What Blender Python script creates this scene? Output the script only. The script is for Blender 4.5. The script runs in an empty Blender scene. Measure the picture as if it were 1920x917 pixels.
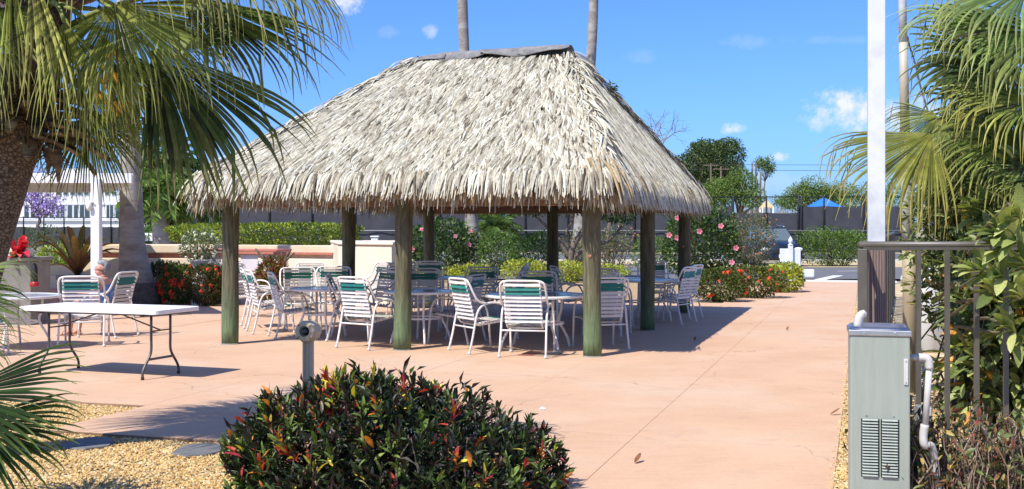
import bpy, math, random
import numpy as np
from mathutils import Vector, Matrix

R = math.radians
SC = bpy.context.scene
COL = SC.collection
F_PX, HX, HY, EYE = 2150.0, 960.0, 427.0, 1.6

# ------------------------------------------------------------------ camera
cam_d = bpy.data.cameras.new('camera')
cam = bpy.data.objects.new('camera', cam_d)
COL.objects.link(cam)
cam.location = (0, 0, EYE)
cam.rotation_euler = (R(90), 0, 0)
cam_d.sensor_width = 36
cam_d.lens = 36 * F_PX / 1920
cam_d.shift_y = -31.5 / 1920
cam_d.clip_start = 0.05
cam_d.clip_end = 2000
SC.camera = cam

# ------------------------------------------------------------------ sun + sky
SUN_SHADOW = Vector((0.50, 0.55, -1.0)).normalized()      # where light travels
sun_el = math.asin(-SUN_SHADOW.z)
sun_az = math.atan2(-SUN_SHADOW.x, -SUN_SHADOW.y)
sl = bpy.data.lights.new('sun', 'SUN')
sl.energy = 4.4
sl.angle = R(0.5)
sl.color = (1.0, 0.95, 0.87)
so = bpy.data.objects.new('sun', sl)
so.rotation_euler = SUN_SHADOW.to_track_quat('-Z', 'Y').to_euler()
so.location = (-20, -20, 40)
COL.objects.link(so)
SC.view_settings.view_transform = 'Standard'
SC.view_settings.look = 'None'
SC.view_settings.exposure = 0.56
SC.view_settings.gamma = 1.0
SKY_STRENGTH = 0.12

world = bpy.data.worlds.new('World')
SC.world = world
world.use_nodes = True


def build_world():
    nt = world.node_tree
    nt.nodes.clear()
    N = nt.nodes.new
    L = nt.links.new
    out = N('ShaderNodeOutputWorld')
    bg = N('ShaderNodeBackground')
    bg.inputs['Strength'].default_value = SKY_STRENGTH
    sky = N('ShaderNodeTexSky')
    sky.sky_type = 'NISHITA'
    sky.sun_disc = False
    sky.sun_elevation = sun_el
    sky.sun_rotation = sun_az
    sky.altitude = 0
    sky.air_density = 1.0
    sky.dust_density = 0.8
    sky.ozone_density = 1.6

    def math_(op, a, b=None, c=None):
        n = N('ShaderNodeMath')
        n.operation = op
        for i, v in enumerate((a, b, c)):
            if v is None:
                continue
            if isinstance(v, (int, float)):
                n.inputs[i].default_value = v
            else:
                L(v, n.inputs[i])
        return n.outputs[0]
    tc = N('ShaderNodeTexCoord')
    sep = N('ShaderNodeSeparateXYZ')
    L(tc.outputs['Generated'], sep.inputs[0])
    x, y, z = sep.outputs
    yy = math_('MAXIMUM', y, 0.02)
    s = math_('DIVIDE', x, yy)
    t = math_('DIVIDE', z, yy)
    noise = N('ShaderNodeTexNoise')
    noise.inputs['Scale'].default_value = 46
    noise.inputs['Detail'].default_value = 9
    noise.inputs['Roughness'].default_value = 0.66
    L(tc.outputs['Generated'], noise.inputs['Vector'])
    nz = math_('SUBTRACT', noise.outputs['Fac'], 0.5)
    dens = None
    clouds = [(1600, 205, 84, 46, 1.0), (1690, 222, 92, 46, .8), (1560, 230, 80, 20, .6), (1735, 205, 46, 32, .5), (1372, 240, 27, 15, .9), (1465, 293, 22, 10, .8),
              (648, 8, 48, 22, .95), (806, 58, 15, 15, .42), (728, 60, 26, 14, .13), (1395, 78, 60, 14, .12), (1560, 75, 80, 10, .1),
              (1200, 105, 40, 18, .10), (1440, 345, 120, 26, .16)]
    for px, py, rx, ry, op in clouds:
        dx = math_('DIVIDE', math_('SUBTRACT', s, (px - HX) / F_PX), rx / F_PX)
        dy = math_('DIVIDE', math_('SUBTRACT', t, (HY - py) / F_PX), ry / F_PX)
        q = math_('ADD', math_('MULTIPLY', dx, dx), math_('MULTIPLY', dy, dy))
        v = math_('SUBTRACT', 1.0, q)
        v = math_('ADD', v, math_('MULTIPLY', nz, 4.6))
        mr = N('ShaderNodeMapRange')
        mr.interpolation_type = 'SMOOTHSTEP'
        mr.inputs['From Min'].default_value = 0.0
        mr.inputs['From Max'].default_value = 1.5
        mr.inputs['To Max'].default_value = op
        L(v, mr.inputs['Value'])
        dens = mr.outputs[0] if dens is None else math_('MAXIMUM', dens, mr.outputs[0])
    front = math_('GREATER_THAN', y, 0.05)
    dens = math_('MULTIPLY', dens, front)
    # added out of view: extra cumulus, denser than in frame, as neutral fill light
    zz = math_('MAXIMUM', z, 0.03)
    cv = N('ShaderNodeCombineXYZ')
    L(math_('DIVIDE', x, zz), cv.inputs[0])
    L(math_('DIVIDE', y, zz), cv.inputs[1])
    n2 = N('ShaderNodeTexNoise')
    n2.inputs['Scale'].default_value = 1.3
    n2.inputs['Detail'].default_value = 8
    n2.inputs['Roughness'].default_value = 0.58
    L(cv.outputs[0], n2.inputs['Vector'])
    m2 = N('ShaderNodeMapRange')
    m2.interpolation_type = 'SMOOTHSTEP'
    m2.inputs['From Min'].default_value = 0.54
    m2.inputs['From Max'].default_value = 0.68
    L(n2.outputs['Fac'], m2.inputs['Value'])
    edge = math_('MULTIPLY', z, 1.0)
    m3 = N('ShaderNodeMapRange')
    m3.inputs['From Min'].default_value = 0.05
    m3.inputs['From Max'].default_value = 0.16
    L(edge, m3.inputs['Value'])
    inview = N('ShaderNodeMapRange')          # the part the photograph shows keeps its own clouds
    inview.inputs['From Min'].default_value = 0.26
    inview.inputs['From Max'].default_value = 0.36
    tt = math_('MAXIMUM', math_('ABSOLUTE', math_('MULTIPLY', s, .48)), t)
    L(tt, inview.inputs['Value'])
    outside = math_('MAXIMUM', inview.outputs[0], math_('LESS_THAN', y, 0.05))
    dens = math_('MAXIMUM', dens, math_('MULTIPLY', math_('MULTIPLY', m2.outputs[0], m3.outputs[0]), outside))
    # colour grade of the clear sky: deeper blue, as the photograph shows all over
    grade = N('ShaderNodeMix')
    grade.data_type = 'RGBA'
    grade.blend_type = 'MULTIPLY'
    grade.inputs[0].default_value = 1.0
    L(sky.outputs[0], grade.inputs[6])
    grade.inputs[7].default_value = (0.37, .635, 1.20, 1)
    mix = N('ShaderNodeMix')
    mix.data_type = 'RGBA'
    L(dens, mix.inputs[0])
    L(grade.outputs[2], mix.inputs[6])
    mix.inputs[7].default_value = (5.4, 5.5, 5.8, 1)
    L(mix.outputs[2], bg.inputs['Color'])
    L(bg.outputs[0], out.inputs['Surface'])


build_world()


# ------------------------------------------------------------------ helpers
def W(px, py, d):
    """photograph pixel at a distance -> world point"""
    return np.array([(px - HX) * d / F_PX, d, EYE - (py - HY) * d / F_PX])


def UV(u, v):
    return np.array([u * .9557 + v * .2944, -u * .2944 + v * .9557, 0.0])


EU = np.array([.9557, -.2944, 0.])
EV = np.array([.2944, .9557, 0.])


def nrm(a):
    a = np.asarray(a, float)
    return a / (np.linalg.norm(a, axis=-1, keepdims=True) + 1e-12)


class MB:
    def __init__(self):
        self.V, self.F, self.C, self.n = [], [], [], 0

    def add(self, V, F, C=None):
        V = np.asarray(V, float).reshape(-1, 3)
        F = np.asarray(F, int)
        self.V.append(V)
        self.F.append(F + self.n)
        if C is None:
            C = np.ones((len(V), 3)) * .5
        C = np.asarray(C, float)
        if C.ndim == 1:
            C = np.tile(C, (len(V), 1))
        self.C.append(C)
        self.n += len(V)
        return self

    # -- primitives
    def box(self, c, s, rot=0.0, ax=None, C=None):
        c = np.asarray(c, float)
        sx, sy, sz = [k / 2 for k in s]
        if ax is None:
            ax = np.array([[math.cos(rot), math.sin(rot), 0], [-math.sin(rot), math.cos(rot), 0], [0, 0, 1.]])
        ax = np.asarray(ax, float)
        P = []
        for z in (-sz, sz):
            for (x, y) in ((-sx, -sy), (sx, -sy), (sx, sy), (-sx, sy)):
                P.append(c + ax[0] * x + ax[1] * y + ax[2] * z)
        F = [[0, 3, 2, 1], [4, 5, 6, 7], [0, 1, 5, 4], [1, 2, 6, 5], [2, 3, 7, 6], [3, 0, 4, 7]]
        return self.add(P, F, C)

    def bar(self, a, b, w, h, C=None, up=(0, 0, 1)):
        a = np.asarray(a, float)
        b = np.asarray(b, float)
        d = nrm(b - a)
        up = np.asarray(up, float)
        if abs(d @ up) > .98:
            up = np.array([0, 1., 0])
        s = nrm(np.cross(up, d))
        t = np.cross(d, s)
        return self.box((a + b) / 2, (np.linalg.norm(b - a), w, h), ax=[d, s, t], C=C)

    def tube(self, pts, r, n=8, C=None, caps=True, closed=False):
        pts = np.asarray(pts, float)
        m = len(pts)
        r = np.ones(m) * r if np.isscalar(r) else np.asarray(r, float)
        t = np.gradient(pts, axis=0)
        t = nrm(t)
        ref = np.array([0, 0, 1.]) if abs(t[0][2]) < .9 else np.array([1., 0, 0])
        V = []
        a0 = nrm(np.cross(t[0], ref))
        for i in range(m):
            a0 = nrm(a0 - t[i] * (a0 @ t[i]))
            b0 = np.cross(t[i], a0)
            for k in range(n):
                th = 2 * math.pi * k / n
                V.append(pts[i] + r[i] * (math.cos(th) * a0 + math.sin(th) * b0))
        F = []
        for i in range(m - 1):
            for k in range(n):
                k2 = (k + 1) % n
                F.append([i * n + k, i * n + k2, (i + 1) * n + k2, (i + 1) * n + k])
        self.add(V, F, C)
        if caps:
            base = self.n - m * n
            for off, fl in ((0, True), ((m - 1) * n, False)):
                idx = [base + off + k for k in range(n)]
                if fl:
                    idx = idx[::-1]
                for k in range(1, n - 1):
                    self.F.append(np.array([[idx[0], idx[k], idx[k + 1]]]))
        return self

    def lathe(self, c, prof, n=16, C=None, axis=None, cap=True):
        """prof: list of (r, z)"""
        c = np.asarray(c, float)
        if axis is None:
            A = np.eye(3)
        else:
            z = nrm(axis)
            x = nrm(np.cross([0, 0, 1.] if abs(z[2]) < .9 else [1., 0, 0], z))
            A = np.array([x, np.cross(z, x), z])
        V = []
        for (r, z) in prof:
            for k in range(n):
                th = 2 * math.pi * k / n
                V.append(c + A[0] * r * math.cos(th) + A[1] * r * math.sin(th) + A[2] * z)
        F = []
        for i in range(len(prof) - 1):
            for k in range(n):
                k2 = (k + 1) % n
                F.append([i * n + k, i * n + k2, (i + 1) * n + k2, (i + 1) * n + k])
        b = self.n
        self.add(V, F, C)
        if cap:
            for off, fl in ((0, True), ((len(prof) - 1) * n, False)):
                idx = [b + off + k for k in range(n)]
                if fl:
                    idx = idx[::-1]
                for k in range(1, n - 1):
                    self.F.append(np.array([[idx[0], idx[k], idx[k + 1]]]))
        return self

    def prism(self, poly, z0, z1, C=None):
        """poly: CCW list of (x,y); convex"""
        n = len(poly)
        V = [(p[0], p[1], z0) for p in poly] + [(p[0], p[1], z1) for p in poly]
        b = self.n
        self.add(V, [[i, (i + 1) % n, n + (i + 1) % n, n + i] for i in range(n)], C)
        for k in range(1, n - 1):
            self.F.append(np.array([[b + n, b + n + k, b + n + k + 1]]))
            self.F.append(np.array([[b, b + k + 1, b + k]]))
        return self

    def extrude(self, prof, a, b, up=(0, 0, 1), C=None):
        """prof list of (side, up) convex-ish polygon swept from a to b"""
        a = np.asarray(a, float)
        b = np.asarray(b, float)
        d = nrm(b - a)
        s = nrm(np.cross(d, up))
        u = np.cross(s, d)
        n = len(prof)
        V = [a + s * p[0] + u * p[1] for p in prof] + [b + s * p[0] + u * p[1] for p in prof]
        bb = self.n
        self.add(V, [[i, (i + 1) % n, n + (i + 1) % n, n + i] for i in range(n)], C)
        for k in range(1, n - 1):
            self.F.append(np.array([[bb + n, bb + n + k, bb + n + k + 1]]))
            self.F.append(np.array([[bb, bb + k + 1, bb + k]]))
        return self

    def sphere(self, c, r, n=10, m=6, C=None):
        r = np.ones(3) * r if np.isscalar(r) else np.asarray(r, float)
        V, F = [], []
        for i in range(m + 1):
            ph = math.pi * i / m
            for k in range(n):
                th = 2 * math.pi * k / n
                V.append(np.asarray(c) + r * np.array([math.sin(ph) * math.cos(th), math.sin(ph) * math.sin(th), -math.cos(ph)]))
        for i in range(m):
            for k in range(n):
                k2 = (k + 1) % n
                F.append([i * n + k, i * n + k2, (i + 1) * n + k2, (i + 1) * n + k])
        return self.add(V, F, C)

    def mesh(self, name, mat, base=None, smooth=False):
        V = np.concatenate(self.V)
        if base is not None:
            V = V - np.asarray(base)
        C = np.concatenate(self.C)
        loops, starts = [], []
        pos = 0
        for f in self.F:
            if f.size == 0:
                continue
            k = f.shape[1]
            loops.append(f.ravel())
            starts.append(pos + np.arange(len(f)) * k)
            pos += f.size
        loops = np.concatenate(loops)
        starts = np.concatenate(starts)
        me = bpy.data.meshes.new(name)
        me.vertices.add(len(V))
        me.vertices.foreach_set('co', V.ravel())
        me.loops.add(len(loops))
        me.loops.foreach_set('vertex_index', loops)
        me.polygons.add(len(starts))
        me.polygons.foreach_set('loop_start', starts)
        me.polygons.foreach_set('use_smooth', np.full(len(starts), bool(smooth)))
        at = me.attributes.new('tint', 'FLOAT_COLOR', 'POINT')
        at.data.foreach_set('color', np.concatenate([C, np.ones((len(C), 1))], 1).ravel())
        me.update(calc_edges=True)
        me.validate()
        if mat is not None:
            me.materials.append(mat)
        return me


BASE = {}


def thing(name, label, cat, loc=(0, 0, 0), group=None, rotz=0.0):
    o = bpy.data.objects.new(name, None)
    o.empty_display_size = .2
    COL.objects.link(o)
    o.location = loc
    o.rotation_euler = (0, 0, rotz)
    o['label'] = label
    o['category'] = cat
    if group:
        o['group'] = group
    BASE[o.name] = np.array(loc, float)
    return o


def tag(o, label, cat, group=None):
    o['label'] = label
    o['category'] = cat
    if group:
        o['group'] = group
    return o


def part(name, mb, mat, parent=None, smooth=False, bevel=0, kind=None, label=None, local=False, segs=2):
    base = None
    if parent is not None and not local:
        base = BASE[parent.name]
    me = mb.mesh(name, mat, base, smooth)
    o = bpy.data.objects.new(name, me)
    COL.objects.link(o)
    if parent is not None:
        o.parent = parent
        BASE[o.name] = BASE[parent.name]
    else:
        BASE[o.name] = np.zeros(3)
    if bevel:
        m = o.modifiers.new('bevel', 'BEVEL')
        m.width = bevel
        m.segments = segs
        m.limit_method = 'ANGLE'
        m.angle_limit = R(40)
    if kind:
        o['kind'] = kind
    if label:
        o['label'] = label
    return o


def inst(name, me, parent, loc=(0, 0, 0), rot=(0, 0, 0), scale=(1, 1, 1), world=True):
    """another object on shared mesh data; loc given in world for unrotated parents"""
    o = bpy.data.objects.new(name, me)
    COL.objects.link(o)
    loc = np.asarray(loc, float)
    if parent is not None:
        o.parent = parent
        if world:
            loc = loc - BASE[parent.name]
        BASE[o.name] = BASE[parent.name]
    o.location = loc
    o.rotation_euler = rot
    o.scale = scale
    return o


# ------------------------------------------------------------------ materials
def new_mat(name):
    m = bpy.data.materials.new(name)
    m.use_nodes = True
    nt = m.node_tree
    bs = nt.nodes['Principled BSDF']
    return m, nt, bs


def mat(name, col, rough=.5, metal=0, col2=None, scale=5, detail=4, mixpos=(.35, .65), bump=0, bscale=40, stretch=(1, 1, 1),
        col3=None, scale3=1.2, pos3=(.45, .6), spec=.5, coat=0, coords='Object', fac3=1.0, bdist=.01):
    m, nt, bs = new_mat(name)
    N, L = nt.nodes.new, nt.links.new
    bs.inputs['Roughness'].default_value = rough
    bs.inputs['Metallic'].default_value = metal
    bs.inputs['Specular IOR Level'].default_value = spec
    if coat:
        bs.inputs['Coat Weight'].default_value = coat
    c4 = lambda c: (c[0], c[1], c[2], 1)
    bs.inputs['Base Color'].default_value = c4(col)
    tc = N('ShaderNodeTexCoord')
    mp = N('ShaderNodeMapping')
    mp.inputs['Scale'].default_value = stretch
    L(tc.outputs[coords], mp.inputs[0])
    last = None
    if col2 is not None:
        nz = N('ShaderNodeTexNoise')
        nz.inputs['Scale'].default_value = scale
        nz.inputs['Detail'].default_value = detail
        nz.inputs['Roughness'].default_value = .65
        L(mp.outputs[0], nz.inputs['Vector'])
        rp = N('ShaderNodeMapRange')
        rp.inputs['From Min'].default_value = mixpos[0]
        rp.inputs['From Max'].default_value = mixpos[1]
        L(nz.outputs['Fac'], rp.inputs['Value'])
        mx = N('ShaderNodeMix')
        mx.data_type = 'RGBA'
        L(rp.outputs[0], mx.inputs[0])
        mx.inputs[6].default_value = c4(col)
        mx.inputs[7].default_value = c4(col2)
        last = mx.outputs[2]
        if col3 is not None:
            nz3 = N('ShaderNodeTexNoise')
            nz3.inputs['Scale'].default_value = scale3
            nz3.inputs['Detail'].default_value = 5
            nz3.inputs['Roughness'].default_value = .6
            L(mp.outputs[0], nz3.inputs['Vector'])
            r3 = N('ShaderNodeMapRange')
            r3.inputs['From Min'].default_value = pos3[0]
            r3.inputs['From Max'].default_value = pos3[1]
            r3.inputs['To Max'].default_value = fac3
            L(nz3.outputs['Fac'], r3.inputs['Value'])
            m3 = N('ShaderNodeMix')
            m3.data_type = 'RGBA'
            L(r3.outputs[0], m3.inputs[0])
            L(last, m3.inputs[6])
            m3.inputs[7].default_value = c4(col3)
            last = m3.outputs[2]
        L(last, bs.inputs['Base Color'])
    if bump:
        nb = N('ShaderNodeTexNoise')
        nb.inputs['Scale'].default_value = bscale
        nb.inputs['Detail'].default_value = 6
        L(mp.outputs[0], nb.inputs['Vector'])
        bp = N('ShaderNodeBump')
        bp.inputs['Strength'].default_value = bump
        bp.inputs['Distance'].default_value = bdist
        L(nb.outputs['Fac'], bp.inputs['Height'])
        L(bp.outputs[0], bs.inputs['Normal'])
    return m


def tint_mat(name, rough=.5, trans=0.0, spec=.4, nscale=30, namt=.35, bump=0):
    """colour comes from the per-leaf tint attribute"""
    m, nt, bs = new_mat(name)
    N, L = nt.nodes.new, nt.links.new
    at = N('ShaderNodeAttribute')
    at.attribute_name = 'tint'
    nz = N('ShaderNodeTexNoise')
    nz.inputs['Scale'].default_value = nscale
    nz.inputs['Detail'].default_value = 3
    tc = N('ShaderNodeTexCoord')
    L(tc.outputs['Object'], nz.inputs['Vector'])
    mr = N('ShaderNodeMapRange')
    mr.inputs['From Min'].default_value = .3
    mr.inputs['From Max'].default_value = .7
    mr.inputs['To Min'].default_value = 1 - namt
    mr.inputs['To Max'].default_value = 1 + namt
    L(nz.outputs['Fac'], mr.inputs['Value'])
    mx = N('ShaderNodeVectorMath')
    mx.operation = 'SCALE'
    L(at.outputs['Color'], mx.inputs[0])
    L(mr.outputs[0], mx.inputs['Scale'])
    L(mx.outputs[0], bs.inputs['Base Color'])
    bs.inputs['Roughness'].default_value = rough
    bs.inputs['Specular IOR Level'].default_value = spec
    if trans:
        tr = N('ShaderNodeBsdfTranslucent')
        ms = N('ShaderNodeMixShader')
        ms.inputs[0].default_value = trans
        br = N('ShaderNodeVectorMath')
        br.operation = 'MULTIPLY'
        L(mx.outputs[0], br.inputs[0])
        br.inputs[1].default_value = (1.5, 1.6, .7)
        L(br.outputs[0], tr.inputs['Color'])
        L(bs.outputs[0], ms.inputs[1])
        L(tr.outputs[0], ms.inputs[2])
        L(ms.outputs[0], nt.nodes['Material Output'].inputs['Surface'])
    return m


M = {}
M['concrete'] = None
M['joint'] = mat('joint filler', (.46, .30, .20), .95, col2=(.36, .23, .155))
M['strip'] = mat('pale concrete', (.62, .58, .48), .9, col2=(.5, .46, .38), scale=3)
M['gravel'] = mat('gravel bed', (.55, .40, .20), .95, col2=(.34, .24, .11), scale=28, detail=8, bump=1, bscale=45, col3=(.62, .50, .30), scale3=3)
M['ground'] = mat('sandy ground', (.36, .30, .19), .95, col2=(.22, .2, .11), scale=.6, detail=8, bump=.4, bscale=8)
M['mulch'] = mat('mulch', (.30, .19, .10), .95, col2=(.45, .33, .17), scale=9, detail=8, bump=1, bscale=18)
M['asphalt'] = mat('asphalt', (.105, .105, .11), .9, col2=(.15, .15, .15), scale=2, detail=8, bump=.3, bscale=60)
M['paint'] = mat('road paint', (.75, .75, .72), .7, col2=(.6, .6, .57), scale=6)
M['pebble'] = tint_mat('pebbles', .8, nscale=60, namt=.2)
M['slate'] = mat('slate', (.11, .115, .115), .75, col2=(.17, .165, .15), scale=8, bump=.6, bscale=14)
M['post_wood'] = None
M['thatch'] = tint_mat('thatch', .8, .0, .2, nscale=25, namt=.22)
M['core'] = mat('thatch underlay', (.24, .17, .095), .95, col2=(.14, .095, .05), scale=12, stretch=(6, 6, 1))
M['core_dark'] = mat('gap shade thatch underlay', (.075, .06, .038), .95, col2=(.04, .03, .02), scale=14)  # shade of the gaps between strips put into the underlay colour
M['timber'] = mat('roof timber', (.26, .15, .09), .8, col2=(.16, .09, .055), scale=6, stretch=(1, 8, 8))
M['cap'] = mat('weathered felt', (.25, .235, .22), .85, col2=(.13, .125, .12), scale=7, bump=.4, bscale=30)
M['leaf'] = tint_mat('leaves', .46, .22, .4)
M['leaf_far'] = tint_mat('far leaves', .6, .15, .3, nscale=3, namt=.25)
M['fan'] = tint_mat('fan leaf', .5, .28, .25, nscale=12, namt=.25)
M['petal'] = tint_mat('petals', .6, .25, .3, namt=.12)
M['twig'] = tint_mat('twigs', .85, 0, .2)
M['bark_smooth'] = mat('smooth grey palm bark', (.31, .265, .225), .9, col2=(.20, .17, .145), scale=7, stretch=(1, 1, 2.2), detail=8, bump=.6, bscale=26,
                       col3=(.36, .33, .29), scale3=1.6)
M['bark_base'] = mat('dark rough palm root flare', (.075, .062, .055), .95, col2=(.14, .12, .10), scale=14, bump=1, bscale=20)
M['boot'] = mat('leaf boot', (.16, .095, .05), .85, col2=(.06, .035, .02), scale=9, stretch=(1, 1, 5), bump=.6, bscale=30, col3=(.32, .21, .11), scale3=3, pos3=(.52, .62))
M['bark_tree'] = mat('tree bark', (.20, .15, .11), .9, col2=(.10, .075, .055), scale=9, bump=.7, bscale=20)
M['bronze'] = mat('bronze paint', (.082, .070, .050), .42, col2=(.12, .105, .078), scale=5, spec=.6)
M['white_metal'] = mat('white powder coat', (.80, .78, .74), .35, col2=(.72, .69, .64), scale=6)
M['strap_white'] = mat('white vinyl strap', (.78, .74, .68), .5, col2=(.68, .63, .57), scale=9)
M['strap_green'] = mat('green vinyl strap', (.014, .145, .108), .4, col2=(.02, .19, .14), scale=9)
M['table_glass'] = mat('table top', (.40, .42, .43), .16, col2=(.34, .37, .38), scale=18, detail=5, spec=.7)
M['table_white'] = mat('moulded white plastic', (.84, .83, .81), .45, col2=(.78, .77, .74), scale=3, bump=.1, bscale=200)
M['table_leg'] = mat('grey hammered steel', (.085, .075, .072), .4, metal=.3, col2=(.11, .10, .095), scale=20)
M['dark_foot'] = mat('rubber foot', (.03, .03, .03), .7)
M['foot_white'] = mat('white glide', (.6, .58, .55), .6)
M['cream'] = mat('cream stucco', (.66, .52, .34), .9, col2=(.60, .46, .30), scale=2, bump=.5, bscale=35, col3=(.70, .57, .42), scale3=.8)
M['cream_pale'] = mat('pale stucco', (.74, .65, .50), .9, col2=(.68, .58, .44), scale=2, bump=.4, bscale=35)
M['terra'] = mat('terracotta coping', (.47, .18, .12), .75, col2=(.38, .13, .09), scale=7, bump=.2, bscale=40)
M['pink_stone'] = mat('pink step stone', (.62, .36, .28), .8, col2=(.52, .28, .21), scale=5)
M['white_tile'] = mat('white tile', (.72, .70, .70), .4, col2=(.64, .62, .63), scale=4)
M['white_paint'] = mat('white paint', (.80, .80, .78), .55, col2=(.73, .73, .71), scale=3)
M['grey_box'] = mat('grey render', (.25, .23, .20), .85, col2=(.20, .185, .16), scale=4, bump=.2)
M['white_wall'] = mat('white wall', (.78, .78, .74), .85, col2=(.70, .70, .66), scale=.4)
M['glass'] = mat('window glass', (.035, .055, .065), .06, col2=(.07, .10, .11), scale=.5, spec=.8)
M['screen'] = mat('windscreen fabric', (.040, .041, .047), .8, col2=(.055, .056, .062), scale=1.4, bump=.2, bscale=6)
M['fence_steel'] = mat('black fence steel', (.014, .014, .016), .5)
M['rail_grey'] = mat('grey rail', (.3, .3, .32), .5)
M['blue'] = mat('blue canopy', (.02, .19, .72), .6, col2=(.02, .16, .62), scale=2)
M['tan'] = mat('tan canopy', (.62, .40, .20), .7)
M['car'] = mat('dark blue car paint', (.008, .011, .018), .3, col2=(.016, .026, .045), scale=2, coat=.3)
M['car_glass'] = mat('car glass', (.10, .13, .14), .05, spec=.8)
M['chrome'] = mat('stainless', (.66, .65, .62), .34, metal=1, col2=(.5, .5, .5), scale=10)
M['tyre'] = mat('tyre', (.02, .02, .02), .9)
M['lamp_glass'] = mat('lamp glass', (.75, .75, .72), .15)
M['fountain'] = mat('sage green enamel', (.315, .345, .285), .4, col2=(.275, .30, .248), scale=4, stretch=(5, 5, .5), col3=(.20, .20, .15), scale3=3.2, pos3=(.58, .74), fac3=.45, bump=.06, bscale=9)
M['slot'] = mat('vent darkness', (.012, .013, .012), .9)
M['pvc'] = mat('white pvc', (.56, .54, .51), .45, col2=(.47, .44, .40), scale=8)
M['grey_box2'] = mat('grey plastic', (.19, .20, .20), .5)
M['black'] = mat('black rubber', (.012, .012, .012), .6)
M['beige'] = mat('beige post plastic', (.56, .43, .27), .5, col2=(.46, .38, .265), scale=6, bump=.1)
M['lens'] = mat('dark lens', (.01, .01, .01), .08, spec=.9)
M['pole_white'] = mat('weathered white paint', (.60, .61, .62), .6, col2=(.52, .53, .53), scale=5, detail=8, mixpos=(.45, .75), col3=(.36, .36, .35), scale3=2.2,
                      pos3=(.52, .66), fac3=.75)
M['pole_grey'] = mat('galvanised pole', (.50, .49, .45), .5, col2=(.42, .41, .38), scale=4)
M['pole_tan'] = mat('pale tan pole', (.47, .43, .35), .55, col2=(.42, .36, .26), scale=5, stretch=(1, 1, .4))
M['pole_rust'] = mat('tan pole', (.36, .29, .19), .6, col2=(.32, .255, .16), scale=4, stretch=(1, 1, .3))
M['skin'] = mat('skin', (.62, .32, .22), .5, col2=(.56, .27, .18), scale=10)
M['hair'] = mat('grey hair', (.33, .33, .33), .7, col2=(.16, .16, .16), scale=60, stretch=(1, 1, .3), bump=.6, bscale=80)
M['top_blue'] = mat('blue cotton', (.10, .20, .46), .85, col2=(.20, .32, .60), scale=14, mixpos=(.45, .55))
M['shorts'] = mat('pale shorts', (.62, .60, .56), .85)
M['sandal'] = mat('tan leather', (.30, .17, .08), .7)
M['eye'] = mat('dark eye', (.02, .015, .01), .3)
M['lip'] = mat('lips', (.45, .12, .10), .5)
M['red'] = mat('red enamel', (.38, .015, .02), .35)
M['paper'] = mat('sign white', (.8, .8, .8), .6)
M['wire'] = mat('wire', (.03, .03, .035), .6)
M['grate'] = mat('rusty plate', (.33, .12, .075), .8, col2=(.26, .10, .07), scale=9)
M['grate_tan'] = mat('tan plate', (.40, .31, .19), .8, col2=(.33, .25, .16), scale=9)


def wood_post_mat():
    """round treated posts: brown-green streaks, greener near the floor (old copper treatment left in the butt end)"""
    m, nt, bs = new_mat('treated post wood')
    N, L = nt.nodes.new, nt.links.new
    tc = N('ShaderNodeTexCoord')
    mp = N('ShaderNodeMapping')
    mp.inputs['Scale'].default_value = (9, 9, .9)
    L(tc.outputs['Object'], mp.inputs[0])
    nz = N('ShaderNodeTexNoise')
    nz.inputs['Scale'].default_value = 3
    nz.inputs['Detail'].default_value = 8
    nz.inputs['Roughness'].default_value = .7
    nz.inputs['Distortion'].default_value = .6
    L(mp.outputs[0], nz.inputs['Vector'])
    rp = N('ShaderNodeValToRGB')
    e = rp.color_ramp.elements
    e[0].position, e[0].color = .32, (.045, .04, .022, 1)
    e[1].position, e[1].color = .68, (.20, .17, .095, 1)
    k = e.new(.5)
    k.color = (.115, .105, .055, 1)
    L(nz.outputs['Fac'], rp.inputs[0])
    gp = N('ShaderNodeValToRGB')
    e = gp.color_ramp.elements
    e[0].position, e[0].color = .3, (.065, .10, .045, 1)
    e[1].position, e[1].color = .7, (.19, .26, .125, 1)
    L(nz.outputs['Fac'], gp.inputs[0])
    sp = N('ShaderNodeSeparateXYZ')
    L(tc.outputs['Object'], sp.inputs[0])
    mr = N('ShaderNodeMapRange')
    mr.inputs['From Min'].default_value = .85
    mr.inputs['From Max'].default_value = .3
    L(sp.outputs[2], mr.inputs['Value'])
    ad = N('ShaderNodeMath')
    ad.operation = 'MULTIPLY_ADD'
    L(nz.outputs['Fac'], ad.inputs[0])
    ad.inputs[1].default_value = .9
    ad.inputs[2].default_value = -.45
    a2 = N('ShaderNodeMath')
    a2.use_clamp = True
    L(mr.outputs[0], a2.inputs[0])
    L(ad.outputs[0], a2.inputs[1])
    mx = N('ShaderNodeMix')
    mx.data_type = 'RGBA'
    L(a2.outputs[0], mx.inputs[0])
    L(rp.outputs[0], mx.inputs[6])
    L(gp.outputs[0], mx.inputs[7])
    L(mx.outputs[2], bs.inputs['Base Color'])
    bs.inputs['Roughness'].default_value = .85
    bp = N('ShaderNodeBump')
    bp.inputs['Strength'].default_value = 1.0
    bp.inputs['Distance'].default_value = .02
    L(nz.outputs['Fac'], bp.inputs['Height'])
    L(bp.outputs[0], bs.inputs['Normal'])
    return m


M['post_wood'] = wood_post_mat()


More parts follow.
